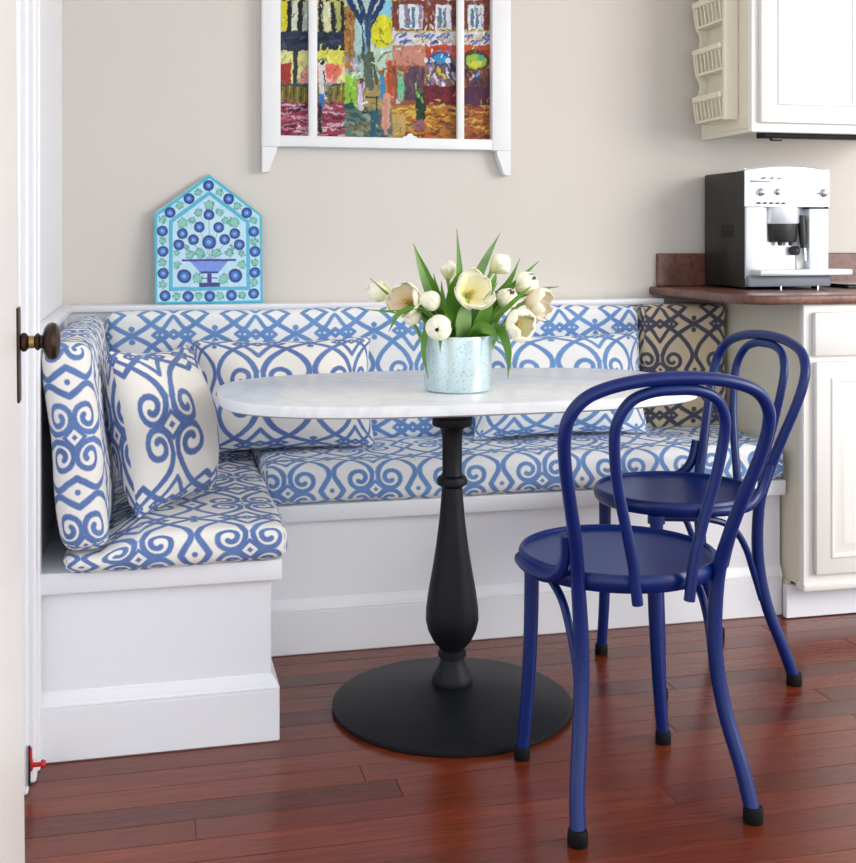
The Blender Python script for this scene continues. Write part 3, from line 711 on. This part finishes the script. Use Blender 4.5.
    rect(430, 745, 90, 134, (222, 222, 230)); strokes(56, 438, 742, 100, 126, 22, 5, [(78, 96, 170), (110, 130, 196), (60, 72, 140), (214, 196, 120)], -.5); line(432, 92, 744, 88, 6, (206, 184, 110))
    rect(434, 534, 136, 200, (206, 142, 122)); rect(534, 745, 132, 196, (204, 84, 44)); strokes(14, 536, 742, 134, 168, 40, 6, [(226, 110, 60), (170, 60, 40)], .1)
    rect(430, 535, 196, 320, (150, 84, 62)); strokes(24, 432, 534, 196, 300, 16, 7, [(120, 60, 50), (190, 110, 70), (96, 60, 64)], 1.2)
    ell(500, 244, 32, 46, (92, 68, 88)); rect(470, 532, 244, 304, (88, 66, 84)); strokes(8, 476, 528, 220, 296, 40, 6, [(116, 90, 110), (70, 50, 66)], 1.5)
    ell(582, 186, 46, 32, (44, 90, 150)); ell(582, 176, 20, 15, (50, 150, 206)); 
    for x in (556, 606): ell(x, 180, 8, 9, (240, 240, 244))
    ell(536, 180, 6, 7, (240, 240, 240))
    rect(538, 640, 198, 262, (120, 92, 96)); strokes(50, 540, 640, 200, 262, 14, 8, [(214, 214, 226), (70, 60, 90), (216, 196, 60), (236, 236, 240), (40, 36, 50), (150, 120, 170)], 1.3)
    rect(528, 745, 258, 322, (112, 26, 42)); strokes(24, 530, 742, 262, 320, 40, 8, [(88, 22, 46), (136, 30, 44), (100, 30, 66)])
    ell(696, 180, 42, 36, (96, 60, 46)); ell(696, 182, 33, 24, (150, 200, 70)); ell(694, 190, 22, 10, (226, 216, 60)); ell(712, 170, 12, 8, (80, 170, 160))
    rect(652, 745, 206, 262, (110, 62, 50)); strokes(22, 654, 742, 206, 262, 20, 8, [(150, 90, 60), (70, 40, 40), (176, 110, 80)], 1.4); strokes(10, 676, 706, 218, 256, 18, 6, [(110, 150, 210), (226, 230, 240), (50, 60, 110)], -.8)
    rect(654, 745, 264, 320, (84, 40, 66)); strokes(12, 656, 742, 268, 316, 30, 8, [(70, 40, 80), (110, 36, 50)])
    line(456, 228, 458, 296, 18, (110, 206, 160)); ell(456, 222, 8, 9, (180, 130, 100)); line(450, 300, 450, 340, 12, (206, 214, 216))
    rect(432, 745, 318, 428, (180, 116, 44)); strokes(120, 434, 742, 320, 424, 36, 7, [(214, 150, 40), (150, 72, 34), (226, 180, 70), (110, 52, 34), (196, 96, 40), (130, 84, 40), (206, 190, 90)])
    strokes(40, 654, 742, 324, 424, 30, 7, [(150, 66, 44), (176, 96, 44), (110, 50, 44)])
    rect(434, 470, 346, 424, (196, 166, 96)); line(415, 296, 412, 380, 26, (222, 160, 138)); line(412, 300, 412, 400, 10, (214, 150, 130))
    line(520, 284, 520, 356, 32, (36, 62, 40)); strokes(9, 508, 534, 280, 352, 14, 7, [(130, 190, 90), (206, 226, 190), (24, 40, 30)], 1.2); ell(520, 272, 8, 9, (90, 110, 60)); ell(516, 382, 22, 18, (150, 96, 110))
    for _ in range(700):     # loose dabs that vary the tone and drag neighbouring colour
        x = rs.uniform(90, 740); y = rs.uniform(0, 420); i_ = int(np.clip((x-90)/650*nx, 0, nx-1)); j_ = int(np.clip((415-y)/993/st, 0, nz-1))
        c0 = col[j_, i_]; g = rs.choice([.35, .6, 1.3, 1.6]); an = rs.normal()*.5+(1.5 if y < 300 else 0); l = rs.uniform(6, 18)
        dx, dy = math.cos(an)*l, math.sin(an)*l; xo = x+rs.normal()*7; yo = y+rs.normal()*7
        j0, j1 = max(0, j_-30), min(nz, j_+30); i0, i1 = max(0, i_-24), min(nx, i_+24); sl = (slice(j0, j1), slice(i0, i1))
        t = np.clip(((wx[sl]-xo)*dx+(wy[sl]-yo)*dy)/(dx*dx+dy*dy), 0, 1); mk = (wx[sl]-xo-t*dx)**2+(wy[sl]-yo-t*dy)**2 < rs.uniform(1.2, 2.8)**2
        sub = col[sl]; sub[mk] = sub[mk]*.25+.75*np.clip(c0*g+.01, 0, 1)
    col *= .82*(1+.12*fbm(4, 4)[..., None]); col = np.clip(col, 0, 1)
    me = bpy.data.meshes.new('canvas'); hgt = col.mean(axis=2)*.0016
    co = np.stack([gx-.56, np.full_like(gx, -.013+.002)-hgt, gz-1.32], -1).reshape(-1, 3)
    idx = np.arange(nx*nz).reshape(nz, nx); q = np.stack([idx[:-1, :-1], idx[:-1, 1:], idx[1:, 1:], idx[1:, :-1]], -1).reshape(-1, 4)
    me.vertices.add(nx*nz); me.vertices.foreach_set('co', co.ravel()); me.loops.add(q.size); me.loops.foreach_set('vertex_index', q.ravel())
    me.polygons.add(len(q)); me.polygons.foreach_set('loop_start', np.arange(0, q.size, 4)); me.polygons.foreach_set('loop_total', np.full(len(q), 4)); me.update(calc_edges=True)
    a = me.color_attributes.new('paint', 'FLOAT_COLOR', 'POINT'); a.data.foreach_set('color', np.concatenate([col.reshape(-1, 3), np.ones((nx*nz, 1))], 1).astype(np.float32).ravel())
    me.polygons.foreach_set('use_smooth', [True]*len(me.polygons))
    m, nt, b = new_mat('oil_paint', .45, 0, .25); at = nt.nodes.new('ShaderNodeAttribute'); at.attribute_name = 'paint'; nt.links.new(at.outputs['Color'], b.inputs['Base Color'])
    return me, m
me, m = painting(); o = link('painted_canvas', me, m, sf); o['label'] = 'colourful street scene painting behind the sash bars'
rel(MB().box(.614, 1.303, -.010, -.003, 1.432, 2.085), 'backing_board', M['sash'], sf)

# ------------------------------------------------------------------ ceramic wall tile on the ledge
def tile_mat():
    m, nt, b = new_mat('painted_ceramic', .18); uv = nt.nodes.new('ShaderNodeUVMap').outputs[0]
    nz = noise(nt, 1.2, 3, V(nt, uv).scale(.02).k); p = V(nt, uv).add(V(nt, nz.outputs['Color']).sub((.5, .5, .5)).scale(9))
    x, y, _ = xyz(nt, p.k); p = comb(nt, x, y)
    n2 = noise(nt, .02, 4, uv)
    c = mixc(nt, X(nt, n2.outputs[0]), srgb(208, 232, 244), srgb(158, 208, 232))
    def pent(l, r, bt, sl, ym, cx):   # signed distance-like: negative inside
        d = (x*-1.0+l).max(x-r).max(y-bt); s2 = math.hypot(1, sl)
        k = ((x-cx).abs()*sl-y+ym)/s2; return d.max(k)
    inner = pent(178, 624, 726, .755, 172, 401); outer = pent(86, 709, 812, .745, 66, 401)
    c = mixc(nt, inner.step(0, 3), mixc(nt, X(nt, n2.outputs[0]), srgb(146, 206, 228), srgb(204, 234, 244)), c)
    # green leaves
    lv = [(400, 240, 30), (245, 345, 32), (545, 340, 32), (335, 283, 22), (462, 283, 22), (345, 522, 30), (440, 522, 30), (287, 532, 24), (515, 522, 24), (330, 668, 30), (482, 672, 30), (212, 590, 22), (588, 590, 26), (300, 330, 20), (495, 330, 20), (210, 520, 18), (590, 525, 18), (265, 490, 16), (535, 490, 16),
          (335, 165, 22), (460, 165, 22), (228, 240, 22), (565, 245, 22), (130, 325, 22), (660, 330, 22), (128, 450, 22), (665, 455, 22), (128, 575, 22), (665, 575, 22), (130, 700, 22), (660, 695, 22), (208, 770, 22), (335, 770, 22), (460, 770, 22), (590, 770, 22)]
    d = None
    n3 = noise(nt, 1, 2, V(nt, uv).scale(.085).k); pl_ = p.add(V(nt, n3.outputs['Color']).sub((.5, .5, .5)).scale(46))
    for a, b_, r in lv:
        e = pl_.dist((a, b_, 0))-r*.88; d = e if d is None else d.min(e)
    c = mixc(nt, d.step(3, 2), c, srgb(60, 130, 130)); c = mixc(nt, d.step(-3, 3), c, srgb(128, 196, 178))
    # stems
    st = None
    for a, b_ in (((400, 555), (398, 300)), ((400, 555), (341, 372)), ((400, 555), (455, 372)), ((395, 555), (244, 410)), ((405, 555), (549, 410)), ((395, 558), (222, 475)), ((405, 558), (575, 475))):
        e = seg(p, a, b_); st = e if st is None else st.min(e)
    c = mixc(nt, st.step(2, 1.5)*.7, c, srgb(60, 110, 130))
    # frame lines
    c = mixc(nt, inner.abs().step(9, 3), c, srgb(62, 176, 208)); c = mixc(nt, (outer+4).abs().step(9, 3), c, srgb(60, 178, 206)); c = mixc(nt, (inner-11).abs().step(1.5, 1.5), c, srgb(40, 80, 150))
    # flowers
    f1 = [(397, 125), (282, 203), (515, 203), (172, 285), (620, 285), (128, 393), (662, 395), (131, 510), (667, 513), (132, 638), (665, 636), (142, 767), (275, 772), (400, 772), (526, 768), (657, 760), (398, 297), (341, 370), (455, 372), (244, 408), (549, 408), (307, 443), (490, 443), (222, 473), (575, 473)]
    d = None
    for a, b_ in f1:
        e = p.dist((a, b_, 0)); d = e if d is None else d.min(e)
    for a, b_ in ((398, 458), (253, 655), (550, 653)): d = d.min(p.dist((a, b_, 0))*.78)
    c = mixc(nt, d.step(32, 2.5), c, srgb(10, 34, 112)); c = mixc(nt, d.step(20, 2.5), c, srgb(34, 112, 206)); c = mixc(nt, d.step(7, 2), c, srgb(190, 226, 246)); c = mixc(nt, d.step(4, 1.5), c, srgb(20, 50, 130))
    # footed bowl
    bx_ = lambda x0, x1, y0, y1: (x*-1.0+x0).max(x-x1).max(y*-1.0+y0).max(y-y1)
    bowl = ((x-398).abs()+(y-568)*.85-112).max(y*-1.0+566).max(y-632)
    c = mixc(nt, bowl.step(0, 2), c, mixc(nt, X(nt, n3.outputs[0]), srgb(66, 96, 206), srgb(140, 176, 236)))
    foot = bx_(240, 553, 556, 569).min(bx_(347, 450, 628, 641)).min(bx_(384, 414, 640, 694)).min((x-398).abs()-62+(y-690)*-.0).max(bx_(240, 553, 556, 720))
    f2 = bx_(240, 553, 556, 569).min(bx_(347, 450, 628, 641)).min(bx_(386, 412, 640, 694)).min(bx_(338, 460, 692, 718)).min(bx_(350, 445, 664, 670))
    c = mixc(nt, f2.step(0, 2), c, srgb(30, 34, 130))
    nt.links.new(c, b.inputs['Base Color']); b.inputs['Coat Weight'].default_value = .3; return m
TW = .327/637
pts = [(84, 815), (80, 296), (86, 286), (392, 62), (401, 57), (410, 62), (704, 292), (711, 304), (712, 815)]
tp = [((a-398)*TW, (815-b_)*TW) for a, b_ in pts]; n = len(tp)
me = bpy.data.meshes.new('ceramic_plaque'); TH = .014; bv = .003
def shrink(p_): c0 = Vector((0, .18)); d = Vector(p_)-c0; return c0+d*(1-bv/d.length)
vs = [(a, TH, b_) for a, b_ in tp]+[(a, bv, b_) for a, b_ in tp]+[(shrink(q).x, 0, shrink(q).y) for q in tp]
fs = [tuple(range(n)), tuple(range(2*n, 3*n))[::-1]]
for k in range(2):
    for i in range(n): fs.append((k*n+i, k*n+(i+1) % n, (k+1)*n+(i+1) % n, (k+1)*n+i))
me.from_pydata(vs, [], fs); uvl = me.uv_layers.new(name='UVMap')
for l in me.loops:
    v = me.vertices[l.vertex_index].co; uvl.data[l.index].uv = (v.x/TW+398, 815-v.z/TW)
bm = bmesh.new(); bm.from_mesh(me); bmesh.ops.recalc_face_normals(bm, faces=bm.faces[:]); bm.to_mesh(me); bm.free()
tl = link('ceramic_plaque', me, tile_mat()); tl.location = (.3995, -.072, .9195); tl.rotation_euler = (R(-7), 0, 0); tl.scale = (1, 1, 1.022)
tag(tl, 'pointed turquoise and cobalt painted ceramic plaque with flower bowl on the ledge', 'plaque')

# ------------------------------------------------------------------ kitchen: base cabinet, counter, backsplash
XC = 2.0526
def raised_panel(x0, x1, z0, z1, y, name, par, mat, off, wd=.06):
    """door leaf with recessed moulding and raised field; front at y"""
    o = rel(MB().box(x0, x1, y, y+.02, z0, z1, .005, 2), name, mat, par, off)
    vs = []; fs = []
    ringd = [(wd, -.0005), (wd+.004, -.004), (wd+.012, -.004), (wd+.016, .004), (wd+.022, .004), (wd+.040, -.003), (wd+.046, -.0035)]
    for d, yy in ringd: vs += [(x0+d-off[0], y+yy-off[1], z0+d-off[2]), (x1-d-off[0], y+yy-off[1], z0+d-off[2]), (x1-d-off[0], y+yy-off[1], z1-d-off[2]), (x0+d-off[0], y+yy-off[1], z1-d-off[2])]
    for i in range(len(ringd)-1):
        for k in range(4): fs.append((i*4+k, i*4+(k+1) % 4, i*4+4+(k+1) % 4, i*4+4+k))
    e = (len(ringd)-1)*4; fs.append((e, e+1, e+2, e+3))
    p_ = MB().add(vs, fs).build('raised_panel', mat, o, smooth=25)
    if sum(f.normal.y*f.area for f in p_.data.polygons) > 0: p_.data.flip_normals()
    return o
off = (XC, -.638, 0)
bc = thing('base_cabinet', 'white base cabinet with drawer and raised-panel door under the coffee machine', 'cabinet', off)
rel(MB().box(XC+.004, 2.70, -.636, -.002, .11, .926, .002), 'carcass', M['cream'], bc, off)
rel(MB().box(XC, XC+.012, -.556, -.002, 0, .11, .001), 'side_skirt', M['cream'], bc, off)
rel(MB().box(XC+.001, 2.70, -.640, -.618, .118, .927, .003), 'face_frame', M['cab'], bc, off)
rel(MB().box(XC+.001, 2.70, -.646, -.60, .100, .121, .004, 2), 'bottom_moulding', M['cab'], bc, off)
rel(MB().box(XC-.012, 2.70, -.572, -.55, .002, .098, .002), 'toe_kick', M['white'], bc, off)
dw = rel(MB().box(XC+.028, 2.45, -.660, -.640, .778, .905, .006, 2), 'drawer', M['cab'], bc, off)
kx = MB().lathe([(.005, 0), (.0045, .010), (.007, .014), (.0105, .018), (.010, .023), (.005, .026)], 16)
k_ = kx.build('knob', M['blackmetal'], dw, loc=(2.262-off[0], -.660-off[1], .842), rot=(R(90), 0, 0))
raised_panel(XC+.032, 2.45, .150, .762, -.660, 'door', bc, M['cab'], off, .045)
ct = thing('countertop', 'brown stone countertop with rounded end overhanging the bench', 'countertop', (1.87, -.66, .928))
co_ = [(2.70, -.002), (1.862, -.002)]
for k in range(9):
    a = R(180+k*90/8); co_.append((1.862+.10+.10*math.cos(a), -.565+.10*math.sin(a)))
co_.append((2.70, -.665))
cb = bmesh.new(); vv = [cb.verts.new((x-1.87, y+.66, 0)) for x, y in co_]; f = cb.faces.new(vv)
e = bmesh.ops.extrude_face_region(cb, geom=[f]); bmesh.ops.translate(cb, verts=[g for g in e['geom'] if isinstance(g, bmesh.types.BMVert)], vec=(0, 0, .027))
bmesh.ops.recalc_face_normals(cb, faces=cb.faces[:])
bmesh.ops.bevel(cb, geom=[e for e in cb.edges if abs(e.verts[0].co.z-e.verts[1].co.z) < 1e-6], offset=.006, segments=3, affect='EDGES', profile=.5)
me = bpy.data.meshes.new('slab'); cb.to_mesh(me); cb.free(); me.polygons.foreach_set('use_smooth', [True]*len(me.polygons)); me.set_sharp_from_angle(angle=R(40))
link('slab', me, M['counter'], ct)
tag(MB().box(1.885, 2.70, -.022, -.001, .9555, 1.066, .003).build('backsplash', M['counter']), 'low brown stone backsplash strip against the wall behind the coffee machine', 'backsplash')

# ------------------------------------------------------------------ wall cabinet and spice rack
off = (XC, -.345, 1.45)
uc = thing('wall_cabinet', 'cream and white wall cabinet with raised-panel door above the coffee machine', 'cabinet', off)
rel(MB().box(XC, 2.70, -.325, -.001, 1.462, 2.35, .002), 'carcass', M['cream'], uc, off)
rel(MB().box(XC, XC+.016, -.325, -.001, 1.450, 1.466, .001), 'side_rail', M['cream'], uc, off)
rel(MB().box(XC-.001, 2.70, -.346, -.322, 1.450, 2.35, .003), 'face_frame', M['cab'], uc, off)
raised_panel(XC+.022, 2.46, 1.478, 2.33, -.366, 'door', uc, M['cab'], off, .055)
ul = thing('under_cabinet_light', 'dark slim light strip fixed under the wall cabinet', 'light', (2.12, -.30, 1.438))
MB().box(0, .5, .0, .05, -.0, .024, .003).build('housing', M['blackmetal'], ul)
MB().box(.03, .07, .005, .02, -.010, .002, .003).build('switch', M['knob'], ul)
ro = (1.965, -.25, 1.475)
rk = thing('spice_rack', 'cream wooden spice rack with slatted rails on the wall cabinet end', 'rack', ro)
XR = 2.0515; XF = 2.003
rel(MB().box(XF, XR, -.262, -.246, 1.495, 2.2, .002), 'end_panel', M['cream'], rk, ro)
# scalloped far end panel, profile in X-Z
tiers = [1.500, 1.657, 1.814, 1.971]
pts = [(XR, 1.495)]
for z in tiers:
    pts += [(XF+.002, z), (XF-.005, z+.04), (XF-.009, z+.070), (XF-.005, z+.085), (XF+.012, z+.098), (XF+.018, z+.12), (XF+.012, z+.142)]
pts += [(XF+.004, 2.24), (XR, 2.24)]
rel(MB().prism(pts, .012, lambda u, v, w_: (u, -.068+w_, v)), 'scalloped_panel', M['cream'], rk, ro)
rel(MB().box(XR-.006, XR, -.248, -.06, 1.495, 2.2), 'back_board', M['cream'], rk, ro)
for z in tiers:
    rel(MB().box(XF+.002, XR, -.247, -.058, z, z+.009, .001), 'shelf', M['cream'], rk, ro)
    rel(MB().box(XF-.012, XF+.002, -.2455, -.054, z+.068, z+.088, .003), 'rail', M['cream'], rk, ro)
    for k in range(7):
        yy = -.235+k*.0265
        rel(MB().tube([(XF+.004, yy, z+.004), (XF-.005, yy, z+.072)], .0035, 6), 'slat', M['cream'], rk, ro)

# ------------------------------------------------------------------ coffee machine
CX0, CX1, CY0, CY1, CZ = 2.052, 2.348, -.305, -.024, .9555
cm = thing('coffee_machine', 'silver and black bean-to-cup coffee machine on the brown counter', 'appliance', (CX0, CY0, CZ))
def cp(mb, name, mat, par=None): return rel(mb, name, mat, par or cm, (CX0, CY0, CZ))
cp(MB().box(CX0, CX1, CY0+.052, CY1, CZ+.006, CZ+.376, .006, 2), 'body_shell', M['blackplastic'])
cp(MB().box(CX0-.0005, CX0+.010, CY0+.004, CY0+.056, CZ+.006, CZ+.376, .001), 'side_cheek', M['blackplastic'])
for k in range(7): cp(MB().box(CX0-.0015, CX0+.001, CY0+.075, CY0+.155, CZ+.165+k*.006, CZ+.168+k*.006), 'vent_slot', M['rubber'])
# upper control fascia, gently bowed in plan, arched top
def bowed(x0, x1, z0, z1f, d0, d1, n=14):
    mb = MB(); vs = []; fs = []
    for i in range(n+1):
        t = i/n*2-1; x = x0+(x1-x0)*i/n; yb = -d1*(1-t*t); zt = z1f(t)
        vs += [(x, CY0+d0, z0), (x, CY0+yb, z0), (x, CY0+yb, zt-.006), (x, CY0+yb+.006, zt), (x, CY0+d0, zt)]
    for i in range(n):
        for k in range(5): fs.append((i*5+k, i*5+(k+1) % 5, (i+1)*5+(k+1) % 5, (i+1)*5+k))
    fs += [(0, 1, 2, 3, 4), tuple(n*5+k for k in range(5))]
    return mb.add(vs, fs)
fa = cp(bowed(CX0-.001, CX1+.001, CZ+.262, lambda t: CZ+.394-.012*t*t, .004, .012), 'control_fascia', M['silver'])
cp(MB().box(CX0+.011, CX1-.001, CY0+.004, CY0+.054, CZ+.262, CZ+.38, .003), 'top_cover', M['silver'])
cp(MB().box(CX0+.001, CX0+.075, CY0-.004, CY0+.05, CZ+.03, CZ+.262, .006, 2), 'front_pillar', M['silver'])
cp(MB().box(CX1-.073, CX1-.002, CY0-.004, CY0+.06, CZ+.03, CZ+.258, .006, 2), 'service_door', M['silver'])
cp(MB().box(CX0+.075, CX1-.073, CY0+.03, CY0+.06, CZ+.03, CZ+.262), 'brew_niche', M['silver'])
cp(MB().box(CX0+.195, CX0+.222, CY0+.024, CY0+.034, CZ+.03, CZ+.20, .002), 'niche_panel', M['cab'])
sp = MB().lathe([(.001, .208), (.052, .208), (.055, .212), (.055, .262), (.001, .262)], 28, (CX0+.142, CY0+.028, CZ), 1.1, .75); cp(sp, 'brew_head', M['silver'])
sp = MB().lathe([(.001, .150), (.042, .150), (.046, .156), (.048, .208), (.001, .208)], 24, (CX0+.145, CY0+.026, CZ), 1.05, .75); cp(sp, 'coffee_spout', M['blackplastic'])
for dx in (-.018, .02): cp(MB().lathe([(.006, .138), (.008, .152), (.001, .152)], 10, (CX0+.145+dx, CY0+.01, CZ)), 'nozzle', M['blackplastic'])
cp(MB().tube([(CX0+.172, CY0+.01, CZ+.122), (CX0+.19, CY0+.016, CZ+.122)], .015, 14), 'spout_lever', M['blackplastic'])
cp(MB().tube(spline([(CX0+.205, CY0+.012, CZ+.235), (CX0+.206, CY0+.008, CZ+.18), (CX0+.208, CY0+.006, CZ+.13)], 5), [.012]*6+[.011]*3+[.009]*2, 12), 'steam_wand', M['blackplastic'])
cp(MB().tube([(CX0+.212, CY0+.006, CZ+.13), (CX0+.214, CY0+.004, CZ+.09)], [.006, .004], 10), 'wand_tip', M['chrome'])
cp(MB().box(CX1-.078, CX1-.004, CY0-.003, CY0+.02, CZ+.256, CZ+.263), 'door_gap', M['rubber'])
cp(MB().box(CX0+.018, CX1+.045, CY0-.065, CY0+.02, CZ+.044, CZ+.064, .005, 2), 'drip_tray', M['silver'])
cp(MB().box(CX0+.002, CX1-.004, CY0-.02, CY0+.04, CZ+.008, CZ+.045, .006, 2), 'tray_base', M['grey'])
for x in (CX0+.11, CX0+.24): cp(MB().box(x-.003, x+.003, CY0-.028, CY0-.02, CZ, CZ+.012, .001), 'foot', M['chrome'])
for x in (CX0+.02, CX1-.02):
    for y_ in (CY0+.05, CY1-.03): cp(MB().lathe([(.012, 0), (.012, .01)], 12, (x, y_, CZ)), 'foot', M['rubber'])
def dial(x, z, r, mat, name):
    t = (x-CX0)/(CX1-CX0)*2-1; yb = CY0-.012*(1-t*t)
    o = MB().lathe([(r*1.25, 0), (r*1.25, .002), (r, .003), (r*.92, .014), (r*.6, .016)], 20).build(name, mat, cm, loc=(x-CX0, yb-CY0, z-CZ), rot=(R(90), 0, 0))
    return o
dial(CX0+.052, CZ+.308, .0105, M['chrome'], 'dial'); dial(CX0+.108, CZ+.309, .0088, M['chrome'], 'dial'); dial(CX1-.02, CZ+.308, .012, M['chrome'], 'steam_dial')
cp(MB().tube([(CX1-.045, CY0-.012, CZ+.306), (CX1-.022, CY0-.016, CZ+.306)], .0025, 8), 'dial_lever', M['chrome'])
for k in range(5): dial(CX0+.042+k*.021, CZ+.273, .0028, M['dark'], 'button')
for x in (.058, .086, .112): dial(CX0+x, CZ+.352, .0022, M['dark'], 'indicator')
cp(MB().box(CX0+.018, CX0+.075, CY0-.012, CY0-.004, CZ+.341, CZ+.3435), 'printed_line', M['dark'])
cp(MB().lathe([(.005, 0), (.005, .0015)], 10, (CX0+.078, CY0-.0115, CZ+.341)), 'printed_dot', M['dark'])
# small metal tray beside the machine
mt = thing('metal_tray', 'thin metal tray on the counter beside the coffee machine', 'tray', (2.42, -.30, .9555))
MB().box(0, .22, 0, .16, .0, .010, .003).build('base', M['blackplastic'], mt)
MB().box(-.004, .224, -.004, .164, .010, .016, .003).build('rim', M['chrome'], mt)
